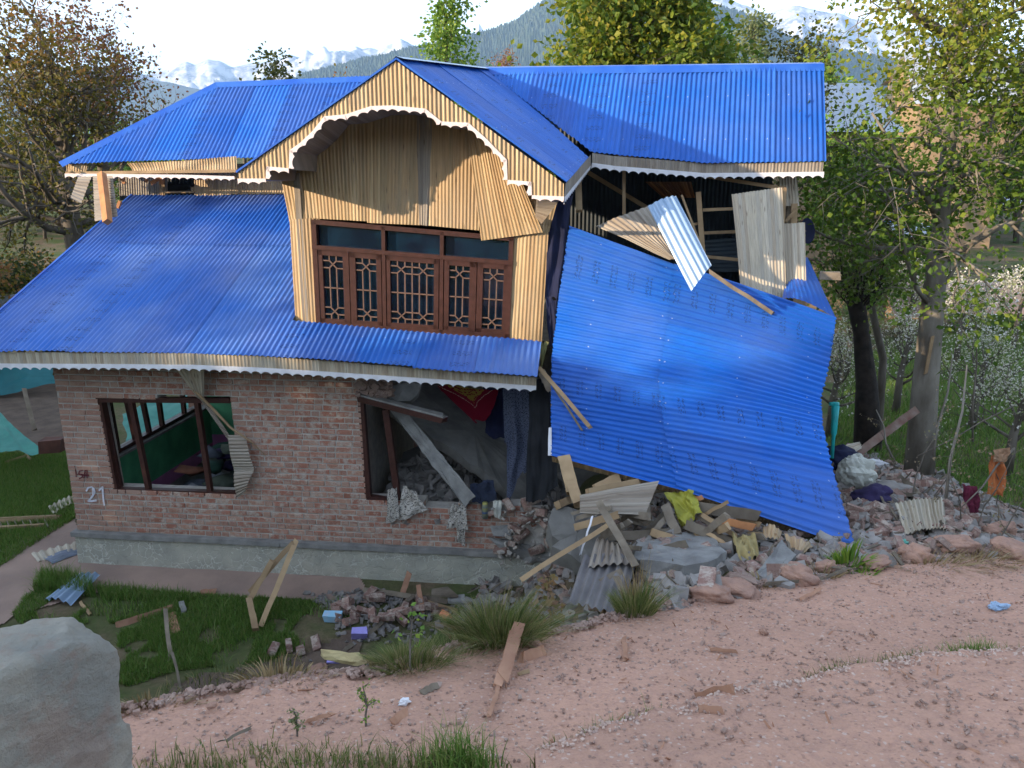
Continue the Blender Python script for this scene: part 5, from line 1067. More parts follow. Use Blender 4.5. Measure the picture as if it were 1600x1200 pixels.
BARK = M('grey_bark', (.17, .145, .12), (.085, .07, .055), 5, .95, .7, .02, 14, sq=(1, 1, .3)); BARKD = M('dark_bark', (.045, .035, .03), (.02, .017, .015), 6, .95, .7, .02, 14); BARKL = M('pale_bark', (.24, .215, .18), (.12, .10, .08), 4, .9, .6, .02, 12, sq=(1, 1, .35))
def leaf_arrays(C, size, rng, up=.0, asp=.75):
    n = len(C); d = rng.normal(size=(n, 3)); d[:, 2] = d[:, 2] * .8 - up; d /= np.linalg.norm(d, axis=1)[:, None]
    q = np.cross(d, rng.normal(size=(n, 3))); q /= np.linalg.norm(q, axis=1)[:, None] + 1e-9; nn = np.cross(d, q); s = size * rng.uniform(.6, 1.25, n)[:, None]
    V = np.stack([C, C + d * s * .45 + q * s * asp * .5 + nn * s * .1, C + d * s, C + d * s * .45 - q * s * asp * .5 + nn * s * .1], 1)
    return V
def leaves(name, C, size, mat, parent, seed=0, up=.3, asp=.75, ucol=None):
    rng = np.random.default_rng(seed); C = np.asarray(C, float); V = leaf_arrays(C, size, rng, up, asp); n = len(C); u = rng.uniform(0, 1, n) if ucol is None else np.clip(ucol + rng.normal(0, .18, n), 0, 1)
    UV = np.repeat(np.stack([u, rng.uniform(0, 1, n)], 1), 4, 0); return np_obj(name, V.reshape(-1, 3), np.arange(n * 4).reshape(-1, 4), UV, mat, parent)
def limb(m, p, d, L, r0, lvl, R_, out, up=.15, spread=.8, nch=4, wob=.22, n=5):
    pts = [p]; rad = [r0]; d = d.normalized(); seg = L / n
    for i in range(n):
        d = (d + Vector((R_.gauss(0, wob), R_.gauss(0, wob), R_.gauss(0, wob) + up * .5))).normalized(); p = p + d * seg; pts.append(p); rad.append(r0 * (1 - .75 * (i + 1) / n))
    m.tube(pts, rad, 6 if r0 > .05 else (4 if r0 > .015 else 3))
    if lvl <= 0: out += [(tuple(a.lerp(b, t)), tuple(b - a)) for a, b in zip(pts[1:-1], pts[2:]) for t in (0, .5, 1)]; return
    for c in range(nch):
        f = R_.uniform(.25, 1); x = f * n; i = min(int(x), n - 1); q = pts[i].lerp(pts[i + 1], x - i); dd = (pts[i + 1] - pts[i]).normalized()
        side = dd.cross(Vector((R_.gauss(0, 1), R_.gauss(0, 1), R_.gauss(0, 1)))).normalized(); limb(m, q, dd * (1 - spread * .5) + side * spread, L * R_.uniform(.4, .62), max(.004, rad[i] * .55), lvl - 1, R_, out, up, spread, nch, wob, 4)
def gtree(label, trunk, nb, zr, bl, mats, leafsize, per, lvl=2, seed=0, name='tree', up=.15, spread=.8, nch=4, group=None, jit=.12, extra=None, wob=.22, lean=None, kindcol=None, cat='tree', brr=.45):
    """trunk: [(point, radius)] from the ground up; branches grow from it between the heights zr"""
    R_ = random.Random(seed); base = trunk[0][0]; T = thing(name, label, cat, tuple(base), group); m = MB(); m.tube([p for p, r_ in trunk], [r_ for p, r_ in trunk], 12); obj('trunk', m, mats[0], T, smooth=True)
    m = MB(); out = []; zs = [p.z for p, r_ in trunk]
    for i in range(nb):
        z = zr[0] + (zr[1] - zr[0]) * (i + R_.random()) / nb; k = next((j for j in range(len(zs) - 1) if zs[j + 1] >= z), len(zs) - 2); f = min(1, (z - zs[k]) / max(.01, zs[k + 1] - zs[k]))
        p = trunk[k][0].lerp(trunk[k + 1][0], f); r_ = (trunk[k][1] * (1 - f) + trunk[k + 1][1] * f) * brr; a = i * 2.4 + R_.uniform(-.5, .5); h = (z - zr[0]) / (zr[1] - zr[0] + .01)
        d = Vector((math.cos(a), math.sin(a), R_.uniform(.1, .7) + up)) + (lean or Vector()); limb(m, p, d, bl * (1 - .55 * h) * R_.uniform(.7, 1.15), r_, lvl, R_, out, up, spread, nch, wob)
    for q in (extra or []): m.tube([W(*x) for x in q[0]], q[1], 6); [limb(m, W(*x), Vector((R_.gauss(0, 1), R_.gauss(0, 1), .4)), q[2], .012, 1, R_, out, .1, .9, 3) for x in q[0][1:] for _ in range(q[3])]
    if m.n: obj('branches', m, mats[0], T, smooth=True)
    if per > 0:
        rng = np.random.default_rng(seed); C = np.array([o[0] for o in out]); C = np.repeat(C, max(1, int(per)), 0) if per >= 1 else C[rng.random(len(C)) < per]; C = C + rng.normal(0, jit, C.shape)
        uc = kindcol(C) if kindcol else None; leaves('crown', C, leafsize, mats[1], T, seed, ucol=uc)
    return T
# big tree at the right
tp = [W(1436,735,13.2), W(1446,600,13.2), W(1460,450,13.3), W(1474,300,13.4), W(1488,180,13.5), W(1497,60,13.6), W(1503,-80,13.7), W(1508,-230,13.8)]
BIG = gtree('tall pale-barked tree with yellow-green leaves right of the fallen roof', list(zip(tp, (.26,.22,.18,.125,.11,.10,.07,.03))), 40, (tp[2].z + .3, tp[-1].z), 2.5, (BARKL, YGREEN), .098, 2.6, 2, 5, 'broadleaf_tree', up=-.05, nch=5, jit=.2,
    extra=[([(1456,480,13.3),(1432,450,13.0),(1415,400,12.8),(1408,350,12.7),(1390,310,12.6),(1375,285,12.6)], [.05,.045,.035,.03,.02,.01], 1.0, 2), ([(1478,55,13.5),(1450,40,13.2),(1425,15,13.0),(1410,-20,12.9)], [.07,.06,.05,.03], 1.2, 3), ([(1462,300,13.4),(1505,290,13.3),(1540,262,13.2),(1575,225,13.1),(1610,190,13.0)], [.06,.05,.04,.03,.02], 1.2, 3), ([(1464,462,13.3),(1485,430,13.2),(1510,395,13.1),(1560,330,13.0)], [.035,.03,.02,.01], 1.0, 2)],
    kindcol=lambda C: .15 + .6 * sstep(5.5, 8.5, C[:, 2]))  # leaves yellower with height: sunlight on the upper crown put into their colour
m = MB(); a_, b_ = F(1449, 527, 2.9), F(1444, 620, 2.9); m.bar(W(1457,527,13.03), W(1446,585,13.0), .05, .03, rough=.02); obj('torn_bark', m, m_timber, BIG)
tp = [W(1356,690,14.6), W(1354,600,14.6), W(1346,520,14.6), W(1336,462,14.6)]
gtree('dark pollarded tree trunk with thin green shoots', list(zip(tp, (.27,.20,.15,.17))), 22, (tp[2].z + .35, tp[-1].z), 1.5, (BARKD, PALE_L), .085, 1.6, 1, 6, 'pollard_tree', up=.5, nch=5, jit=.1, brr=.15)
tp = [Vector((W(1388,560,16).x, 16, 0)), W(1380,560,16), W(1350,430,16), W(1340,350,16), W(1345,290,16), W(1350,235,16)]
gtree('green leafy tree between the roof end and the tall pale tree', list(zip(tp, (.09,.08,.07,.06,.05,.03))), 20, (tp[1].z + 1.2, tp[-1].z), 1.6, (BARK, GREEN), .105, 1.05, 2, 7, 'broadleaf_tree', up=0, nch=5, jit=.16)
# orchard trees with white blossom
for i, (x, y, D, h) in enumerate(((1300,640,17,2.6),(1405,600,19,2.8),(1530,590,17.5,2.7),(1590,640,14.5,2.4),(1330,520,23,3.2),(1500,520,25,3.2),(1590,500,27,3.4),(1420,500,29,3.4))):
    b = W(x, y, D); b.z = float(G(b.x, b.y)); tr = [(b, .10), (b + UP * h * .35, .08), (b + UP * h * .7 + HU * .1, .04)]
    lab = ['small blossoming tree just beyond the fallen roof edge', 'blossoming tree behind the two dark trunks', 'blossoming tree right of the tall pale trunk', 'low blossoming tree at the far right of the orchard', 'blossoming tree behind the pollard shoots', 'far blossoming tree under the leafy crown', 'farthest blossoming tree at the right edge', 'far blossoming tree between the two big trunks'][i]
    gtree(lab, tr, 13, (b.z + h * .25, b.z + h * .7), 1.5, (BARK, BLOSS if i != 4 else PALE_L), .055 if D < 20 else .08, 1.4 if D < 20 else 1.6, 2, 30 + i, 'orchard_tree', up=.25, group='blossoming orchard trees', jit=.10, kindcol=lambda C: np.where(np.random.default_rng(len(C)).random(len(C)) < .5, .25, .95))
# left trees
tp = [W(128,480,17), W(122,400,17), W(108,330,17), W(100,250,17), W(96,170,17), W(94,125,17)]
def L17(*q): return [(x, y, 17) for x, y in q]
gtree('large rusty-leaved tree with bare upper limbs left of the house', list(zip(tp, (.26,.22,.2,.13,.10,.08))), 34, (tp[1].z + .2, tp[-1].z + .1), 2.7, (BARK, RUST), .095, 1.5, 2, 8, 'rusty_tree', up=.1, nch=5, jit=.16,
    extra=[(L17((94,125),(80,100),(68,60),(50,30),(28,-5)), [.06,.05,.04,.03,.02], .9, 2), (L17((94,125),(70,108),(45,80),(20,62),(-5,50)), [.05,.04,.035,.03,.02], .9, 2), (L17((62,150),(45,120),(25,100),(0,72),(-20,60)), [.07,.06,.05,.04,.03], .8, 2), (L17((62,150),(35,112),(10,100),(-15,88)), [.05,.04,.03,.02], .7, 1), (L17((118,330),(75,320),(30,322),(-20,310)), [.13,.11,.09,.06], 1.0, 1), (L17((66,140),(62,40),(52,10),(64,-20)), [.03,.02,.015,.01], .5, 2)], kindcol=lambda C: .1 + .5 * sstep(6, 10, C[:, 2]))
tp = [W(165,340,19), W(160,240,19), W(152,150,19), W(150,85,19)]
gtree('reddish tree with upswept branches beside the rusty tree', list(zip(tp, (.15,.12,.07,.02))), 26, (tp[0].z + .8, tp[-1].z), 2.1, (BARK, RUST2), .085, 1.5, 2, 9, 'rusty_tree', up=.35, nch=4, jit=.1, spread=.6)
for i, (x, y, D, h, w_, lab) in enumerate(((20,470,24,4.2,2.6,'low olive bushy tree under the rusty tree at the far left'), (70,455,26,3.6,2.4,'olive bush left of the dark trunk'), (170,440,26,3.8,2.4,'olive bush behind the lower roof edge'), (-60,470,22,5,2.6,'olive bushy tree beyond the left frame edge'))):
    b = W(x, y, D); b.z = float(G(b.x, b.y)); gtree(lab, [(b, .12), (b + UP * h * .6, .06)], 16, (b.z + .3, b.z + h * .6), w_, (BARK, RUST if i % 2 else DKGREEN), .14, 2, 2, 40 + i, 'bushy_tree', up=.1, jit=.2)
# a bird sits on the upper left limb
m = MB(); b = W(11, 92, 16.9); m.tube([b - UP * .10 + HU * .0 - HU * .06, b - UP * .02, b + UP * .07 + HU * .02, b + UP * .12 + HU * .035, b + UP * .16 + HU * .05], [.012, .05, .055, .035, .02], 8); m.tube([b - UP * .08 - HU * .05, b - UP * .22 - HU * .09], [.02, .012], 5)
m.tube([b + UP * .145 + HU * .06, b + UP * .14 + HU * .10], [.01, .003], 4); tag(obj('bird', m, BARKD, smooth=True), 'dark crow-like bird perched on the bare upper left limb', 'bird')
# background trees: px centre column, base at far ground, top px
def btree(label, x, ytop, D, rad, mats, ls, nb, per, name='tree', up=.2, seed=0, z0f=.25, spread=.8, group=None, nch=4, lvl=2, zlow=None):
    b = W(x, 300, D); b.z = float(G(b.x, b.y)); t_ = W(x, ytop, D); h = t_.z - b.z; tr = [(b + (Vector((t_.x, t_.y, b.z)) - b) * f + UP * h * f, max(.03, .028 * h * (1 - f) * .6)) for f in (0, .3, .6, .85)]
    return gtree(label, tr, nb, (zlow if zlow is not None else b.z + h * z0f, b.z + h * .86), rad, mats, ls, per, lvl, seed, name, up=up, spread=spread, group=group, nch=nch, jit=ls * 1.3)
btree('large bright green tree behind the upper right roof', 985, -170, 30, 4.2, (BARK, YGREEN), .24, 44, 3.2, 'broadleaf_tree', .05, 50, nch=5); btree('green tree at the right side of the large bright tree', 1085, -40, 33, 2.8, (BARK, GREEN), .24, 26, 3, 'broadleaf_tree', .1, 51)
btree('slender poplar rising behind the gable', 697, -60, 36, 2.4, (BARK, GREEN), .19, 34, 1.3, 'poplar_tree', .4, 52, spread=.5, z0f=.35); btree('pale feathery willow right of the large green tree', 1180, -30, 44, 1.7, (BARK, PALE_L), .2, 30, 1.6, 'willow_tree', .5, 53, spread=.5)
btree('thin pale sapling left of the feathery willow', 1138, 5, 46, .9, (BARK, PALE_L), .2, 16, 1.2, 'willow_tree', .6, 54, spread=.5); btree('dark twiggy tree above the right end of the roof', 1250, -10, 28, 2.2, (BARKD, DKGREEN), .14, 28, 1.5, 'twiggy_tree', .2, 55)
btree('small dark-leaved tree over the left ridge', 425, 40, 30, 1.6, (BARK, DKGREEN), .15, 22, 1.6, 'twiggy_tree', .4, 56, spread=.6); btree('dead bare tree left of the small dark-leaved tree', 375, 62, 31, .8, (BARK, DKGREEN), .1, 6, 0, 'bare_tree', .4, 57, z0f=.7)
btree('pinkish leafless tree behind the main ridge', 788, 50, 48, 1.9, (PINKT, PINKT), .12, 30, 1.4, 'bare_tree', .5, 58, spread=.6); btree('low pinkish tree next to the poplar', 748, 75, 50, 1.4, (PINKT, PINKT), .12, 18, 1.2, 'bare_tree', .4, 59)
btree('low brownish tree just above the left gable slope', 545, 98, 46, 1.5, (BARK, RUST), .2, 18, 1.4, 'broadleaf_tree', .3, 60); btree('tiny leafy top peeking over the left hip', 284, 142, 26, .5, (BARK, RUST), .12, 6, 1.2, 'twiggy_tree', .4, 61, z0f=.8)
for i, (x, yt, D, rd) in enumerate(((1290,90,60,2.5),(1420,130,70,3),(1530,40,64,4),(1600,90,58,4),(1240,150,58,3),(60,200,60,5),(160,230,70,5),(-60,180,62,5),(250,215,80,5))):
    btree(['distant green tree by the grey-roofed house','distant green tree right of the grey roof','distant tree behind the tall pale tree','distant tree at the far right','distant shrub tree behind the wall panel','distant tree behind the rusty crown','distant tree behind the left eave post','distant tree beyond the left edge','distant tree low behind the left hip'][i], x, yt, D, rd, (BARK, DKGREEN if i % 2 else GREEN), .45, 18, 2, 'distant_tree', .1, 70 + i, z0f=.1, group='distant trees', nch=3)
# unseen row of trees added left of the yard to shade wall and soil
for i, (y, h, rd) in enumerate(((-15.5, 10.8, 3.0), (-11.2, 10.9, 2.9), (-7.4, 10.8, 2.8), (-4.2, 10.4, 2.4), (-1.0, 9.0, 2.4), (3.2, 8.8, 2.8), (8.0, 8.8, 2.8), (13, 8.6, 2.8), (18, 8.6, 2.8))):
    b = Vector((-22 - .4 * (i % 2), y, 0)); rng = np.random.default_rng(90 + i); n = 5200; q = rng.normal(size=(n, 3)); q /= np.linalg.norm(q, axis=1)[:, None]; q *= rng.uniform(.3, 1, n)[:, None] ** .5
    T_ = thing('unseen_shade_tree', 'unseen leafy tree added left of the yard to cast shade', 'tree', tuple(b), 'unseen shade trees added left of the yard'); m = MB(); m.tube([b, b + UP * 2, b + UP * h * .7], [.25, .2, .08], 8); obj('trunk', m, BARK, T_, smooth=True)
    C = np.array(b) + np.array([0, 0, h * .52]) + q * np.array([rd, rd, h * .50]); leaves('crown', C, .5, GREEN, T_, i)
# grass
def blades(label, pts, h, w_, mat, seed=0, lean=.35, name='grass', segs=2, kind='stuff', cat=None, parent=None, group=None, out=None, h2=.5):
    rng = np.random.default_rng(seed); P = np.asarray(pts, float); n = len(P); H = h * rng.uniform(h2, 1.3, n); a = rng.uniform(0, 2 * np.pi, n); dr = np.stack([np.cos(a), np.sin(a), 0 * a], 1)
    ln = (np.abs(rng.normal(0, lean, n)) * H)[:, None] * dr
    if out is not None: ln = ln * .5 + out * H[:, None]
    b2 = rng.uniform(0, np.pi, n); sd = np.stack([np.cos(b2), np.sin(b2), 0 * b2], 1) * w_ * rng.uniform(.6, 1.3, n)[:, None]; up = np.array([0, 0, 1.0])
    lv = []
    for k in range(segs + 1):
        f = k / segs; c = P + up * (H * (f - .18 * f * f * np.linalg.norm(ln, axis=1) / H))[:, None] + ln * f * f; wd = (1 - f) ** .7 if k < segs else 0
        lv += [c - sd * wd, c + sd * wd] if k < segs else [c]
    V = np.stack(lv, 1); m_ = 2 * segs + 1; F4 = [(2 * k, 2 * k + 1, 2 * k + 3, 2 * k + 2) for k in range(segs - 1)]; tip = (2 * segs - 2, 2 * segs - 1, 2 * segs, 2 * segs)
    fs = np.array(F4 + [tip]); off = (np.arange(n) * m_)[:, None, None]; F_ = (fs[None] + off).reshape(-1, 4); UV = np.repeat(np.stack([rng.uniform(0, 1, n), 0 * a], 1), m_, 0)
    Vv = V.reshape(-1, 3); q = F_[F_[:, 2] != F_[:, 3]]; tr = F_[F_[:, 2] == F_[:, 3]][:, :3]
    V0 = Vv; me = bpy.data.meshes.new(name); o0 = np.array(ORG[parent.name]) if parent is not None else np.array([Vv[:, 0].mean(), Vv[:, 1].mean(), Vv[:, 2].min()])
    me.vertices.add(len(V0)); me.vertices.foreach_set('co', (V0 - o0).astype(np.float32).ravel()); L = np.concatenate([q.ravel(), tr.ravel()]).astype(np.int32); me.loops.add(len(L)); me.loops.foreach_set('vertex_index', L)
    st = np.concatenate([np.arange(len(q)) * 4, len(q) * 4 + np.arange(len(tr)) * 3]).astype(np.int32); me.polygons.add(len(st)); me.polygons.foreach_set('loop_start', st); me.polygons.foreach_set('loop_total', np.concatenate([np.full(len(q), 4), np.full(len(tr), 3)]).astype(np.int32))
    ul = me.uv_layers.new(name='UVMap'); ul.data.foreach_set('uv', UV[L].astype(np.float32).ravel()); me.update(calc_edges=True); me.materials.append(mat); o = link(bpy.data.objects.new(name, me))
    if parent is not None: o.parent = parent
    else: o.location = o0
    ORG[o.name] = tuple(o0); return tag(o, label, cat, group, kind)
LAWN = [(20,962),(40,935),(90,905),(235,925),(560,945),(575,985),(480,1010),(420,1035),(280,1050),(200,1075),(60,1020)]
pts = scatter_px(LAWN, 70000, 61); k = fbm(pts[:, 0] * .9, pts[:, 1] * .9, 4, 12) + .5 > .25; pts = pts[k]
blades('short green grass of the front yard lawn', pts, .065, .0055, GRASS, 1, .6, segs=1)
pts = scatter_px(LAWN, 4200, 62); k = fbm(pts[:, 0] * 1.6, pts[:, 1] * 1.6, 3, 13) > .12; blades('taller green grass patches on the front lawn', pts[k], .15, .006, GRASS, 2, .5)
blades('long grass by the pale blue sheet', scatter_px([(52,928),(66,905),(108,905),(150,925),(150,935)], 1500, 63), .26, .006, GRASS, 3, .45); blades('long grass at the foot of the plinth', scatter_px([(150,920),(300,935),(300,945),(160,940)], 1400, 68), .16, .005, GRASS, 13, .5)
blades('green lawn left of the house', scatter_px([(-40,712),(112,708),(118,812),(0,888),(-60,900)], 42000, 64), .09, .007, GRASS, 4, .6, segs=1)
blades('meadow grass of the orchard on the right', scatter_px([(1290,700),(1330,560),(1620,470),(1640,800),(1560,790),(1470,745),(1400,730)], 42000, 65), .16, .012, GRASS, 5, .5, segs=1)
blades('weeds and grass below the road rim', scatter_px([(250,1075),(430,1055),(480,1020),(440,1030),(300,1060)], 2600, 66), .12, .005, MIXG, 6, .6)
def tuft(label, c, n, rad, h, mat, seed, name='grass_tuft', w_=.006, spread=.55, cat='grass tuft'):
    P = on_plane(*c) if len(c) == 2 else W(*c); rng = np.random.default_rng(seed); a = rng.uniform(0, 6.28, n); q = rng.uniform(0, 1, n) ** .6 * rad; X = P.x + np.cos(a) * q; Y = P.y + np.sin(a) * q * .8
    o = np.stack([np.cos(a), np.sin(a), 0 * a], 1) * (q / rad * spread)[:, None]; Z = G(X, Y) - .0; return blades(label, np.stack([X, Y, Z], 1), h, w_, mat, seed, .4, name, 4, None, cat, out=o, h2=.4)
tuft('broad arching grass tuft right of the brick pile', (640,1034), 1300, .17, .20, MIXG, 101, w_=.0024, spread=.8); tuft('tall grass tuft in front of the plinth end', (780,996), 2200, .22, .30, MIXG, 102, w_=.0024, spread=.75)
tuft('tall dry-tipped grass tuft at the foot of the ribbed sheet', (992,956), 1000, .11, .25, MIXG, 103, w_=.0024); tuft('dry bent blades around the broad tuft', (640,1034), 420, .17, .17, DRYG, 201, w_=.0022, spread=1.1); tuft('dry bent blades around the tall plinth tuft', (780,994), 700, .24, .26, DRYG, 202, w_=.0022, spread=1.0); tuft('green sprigs spreading between the two tufts', (705,1018), 500, .18, .13, MIXG, 203, w_=.0024, spread=.9)
tuft('dry straw stalks rising from the right tuft', (995,950), 80, .08, .36, DRYG, 104, w_=.004, spread=.3)
tuft('dry grass clump at the left soil rim', (440,1056), 260, .20, .12, DRYG, 105, spread=1.0); tuft('dry flattened grass at the block corner', (235,1092), 300, .20, .10, DRYG, 106, spread=1.3); tuft('dry grass beside the splintered yellow board', (610,1043), 160, .10, .10, DRYG, 107)
tuft('dry root-like grass over the right rim boulder', (1450,878), 420, .28, .16, DRYG, 108, spread=1.4); tuft('dry grass along the far right rim', (1520,868), 420, .30, .15, DRYG, 109, spread=1.4); tuft('green leafy rim weed beside the roof tip', (1322,882), 160, .10, .17, GREEN, 110, w_=.012); tuft('brown weed at the boulder left of the roof tip', (1282,896), 160, .12, .15, DRYG, 111)
tuft('low dry grass near the central boulders', (1190,915), 150, .10, .10, DRYG, 112, spread=.9); tuft('small green weed below the right boulder', (1345,890), 120, .10, .10, GREEN, 113, w_=.01)
# near grass on the soil
def soil_tuft(label, c, n, rx, ry, h, seed, mat=MIXG, w_=.0028):
    P = on_plane(*c); rng = np.random.default_rng(seed); X = P.x + np.clip(rng.normal(0, rx * .55, n), -2 * rx, 2 * rx); Y = P.y + rng.normal(0, ry, n) ; Z = ZS0 + ZSL * Y - .01
    if 'edge' in label or 'sprigs' in label: Y = Yr(X) + np.abs(rng.normal(0, .022, n)) + .004; Z = ZS0 + ZSL * Y - .01
    return blades(label, np.stack([X, Y, Z], 1), h, w_, mat, seed, .45, 'near_grass', 4, 'stuff', None, h2=.3)
soil_tuft('fringe of near grass along the bottom left of the soil', (330,1198), 300, .36, .03, .08, 120); soil_tuft('dense near grass at the bottom centre', (600,1200), 520, .32, .04, .10, 121); soil_tuft('bright green near grass clump left of centre', (715,1202), 520, .12, .03, .17, 122, GRASS)
soil_tuft('thin near grass behind the left fringe', (450,1180), 250, .5, .05, .07, 123); soil_tuft('short grass where road edge begins', (870,1180), 420, .16, .03, .08, 124); soil_tuft('short grass clump along the road edge', (985,1146), 650, .14, .03, .085, 125, GRASS)
soil_tuft('sparse grass along the middle road edge', (1320,1072), 600, .20, .03, .10, 126); soil_tuft('green grass clump at the right road edge', (1520,1040), 800, .16, .03, .12, 127, GRASS); soil_tuft('small grass sprigs on the right road edge', (1425,1058), 480, .16, .03, .09, 128); soil_tuft('few sprigs beside the broad reddish chip', (1195,1092), 90, .05, .015, .05, 129, GRASS)
# leafy weeds
def weed(label, c, h, n, ls, mat, seed, base=None, name='weed', lean=(0, 0, 0), stem=BARK):
    P = base or (W(*c) if len(c) == 3 else hit(*c)); R_ = random.Random(seed); T_ = thing(name, label, 'weed', tuple(P)); m = MB(); pts = [P + Vector(lean) * f * h + UP * h * f + Vector((R_.gauss(0, .03), R_.gauss(0, .03), 0)) * h for f in (0, .25, .5, .75, 1)]; m.tube(pts, [.004 + .004 * h] * 3 + [.003, .002], 5); out = []
    for i in range(int(5 + n / 18)): q = R_.uniform(.15, 1) * 4; j = min(3, int(q)); limb(m, pts[j].lerp(pts[j + 1], q - j), Vector((R_.gauss(0, 1), R_.gauss(0, 1), .6)), h * .28, .003, 0, R_, out, .1)
    obj('stem', m, stem, T_); rng = np.random.default_rng(seed); C = np.array([o[0] for o in out]); C = C[rng.integers(0, len(C), n)] + rng.normal(0, ls * .4, (n, 3)); leaves('leaves', C, ls, mat, T_, seed); return T_
weed('dry broad-leaved weed between the two tall grass tufts', (862,980,3.95), .30, 60, .055, leaf_mat('withered_leaves', [(.16,.13,.05), (.28,.20,.11), (.22,.11,.07)]), 131)
for i, (lb, x, y, h) in enumerate((('slim green weed standing on the soil left of centre', 572,1135,.20), ('short grey-green weed on the left soil', 465,1150,.12), ('thin weed stem before the lilac block', 645,1050,.30))):
    weed(lb, None, h, 110 if i < 2 else 20, .014 if i < 2 else .03, PALE_L if i == 1 else GREEN, 140 + i, base=on_plane(x, y) if i < 2 else hit(x, y))
for i, (x, y, D, h) in enumerate(((1420,745,9.5,1.3),(1508,760,8.5,1.2),(1530,770,8.3,1.0),(1585,720,8.6,1.1),(1465,735,9,.9),(1400,700,11,1.0),(1570,790,7.4,.8))):
    b = W(x, y, D); b.z = float(G(b.x, b.y)); weed(['twiggy budding shrub above the weathered ribbed panel','twiggy shrub by the dark red cloth','leaning twigs right of the dark red cloth','bare twigs at the far right before the orchard','short twigs left of the dark red cloth','twigs before the pollard trunk','low twigs beside the far right boulder'][i], None, h, 45, .035, leaf_mat('tan_buds%d' % i, [(.30,.22,.14), (.36,.26,.2), (.2,.2,.1)]) if i == 0 else bpy.data.materials['tan_buds0'], 150 + i, base=b, name='twiggy_shrub', lean=(.3 * (-1) ** i, 0, 0))
for i, (lb, a_, b_, r_) in enumerate((('tall pale sapling pole leaning over the right rubble', (1511,570,9.0), (1478,778,8.6), .018), ('thin tan pole behind the rubble twigs', (1488,560,11.5), (1458,712,11.2), .02), ('thin stick leaning from the rubble towards the trunk', (1369,640,10.5), (1394,715,10.2), .012), ('long thin branch reaching right above the orange cloth', (1435,712,8.8), (1580,636,8.9), .008), ('bare pole at the far right of the orchard', (1525,500,12), (1520,690,12), .015), ('leaning bare branch under the orange cloth', (1500,795,8.2), (1585,700,8.7), .012))):
    m = MB(); A_, B_ = W(*a_), W(*b_); m.tube([A_, A_.lerp(B_, .35) + HU * .03, A_.lerp(B_, .7) - HU * .02, B_], [r_ * .5, r_ * .8, r_, r_ * 1.1], 6); tag(obj('bare_pole', m, BARKL if i < 3 else BARK, smooth=True), lb, 'stick')
# ---------------------------------------------------------------- left yard: net tent, turquoise sheeting, fence post
m_teal = M('turquoise_net', (.045, .24, .19), (.03, .18, .15), 4, .6, .3); m_teal2 = M('dark_turquoise_sheeting', (.02, .16, .18), (.015, .12, .14), 2, .5)
a_, b_, c_, d_ = (-90,560,21), (88,560,21), (88,598,20.5), (-90,640,20)
cloth('dark turquoise sheeting strung behind the dirt patch', [a_, b_, c_, d_], m_teal2, .05, 'plastic_sheeting', 'sheeting', seed=30)
cloth('turquoise net tent slanting down to the lawn', [(-30,630,16),(5,648,15.5),(68,706,14.2),(-40,708,14.0)], m_teal, .05, 'net_tent', 'tent', seed=31)
cloth('turquoise net hanging outside the far room window', [(195,640,17),(330,600,17),(330,650,15.5),(190,712,14.5)], m_teal, .12, 'net_tent', 'net', seed=32)
timber('leaning wooden fence post on the dirt patch', (38,608,17.2), (54,671,16.8), .09, .08, m_gtimber, 'fence_post', 'post'); timber('low timber kerb along the path', (0,820,.05), (95,813,.05), .10, .05, m_timber, 'kerb_timber')
block('rusty metal box at the edge of the net tent', (82,695,14.2), .42, .3, .26, M('rusty_metal', (.12, .05, .035), (.07, .03, .022), 5, .8), .1, 0, 12, 'rusty_box', 'box')
LD = thing('wire_rack', 'low wooden rack lying on the lawn beside the path', 'rack', tuple(hit(40, 820)))
for i, (p, q) in enumerate((((-30,818),(88,812)), ((-30,832),(70,826)))): m = MB(); m.bar(hit(*p) + UP * .06, hit(*q) + UP * .06, .05, .05); obj('rail', m, m_timber, LD)
for i in range(9): m = MB(); x = -25 + i * 12; m.bar(hit(x, 818) + UP * .06, hit(x + 5, 829) + UP * .06, .02, .02); obj('slat', m, m_gtimber, LD)
for i, (lb, x0, y0, x1, y1) in enumerate((('broken wooden frame lying on the far lawn', 8,727,42,716), ('short frame side on the far lawn', 40,714,48,722))): timber(lb, (x0, y0, .05), (x1, y1, .05), .06, .04, m_timber)
tag(obj('cable_loop', (lambda m: (m.tube([hit(30 + 28 + 26 * math.cos(t), 888 + 9 * math.sin(t)) + UP * .015 for t in np.linspace(.3, 5.6, 26)], .006, 4), m)[1])(MB()), m_timber), 'loop of thin tan cable lying on the path', 'cable')
timber('grey shed roof edge at the left beyond the blue roof', (-40,488,22), (34,478,22), .7, .3, M('grey_shed_roof', (.30,.32,.34), (.2,.22,.24), 3, .7), 'shed_roof', 'shed')
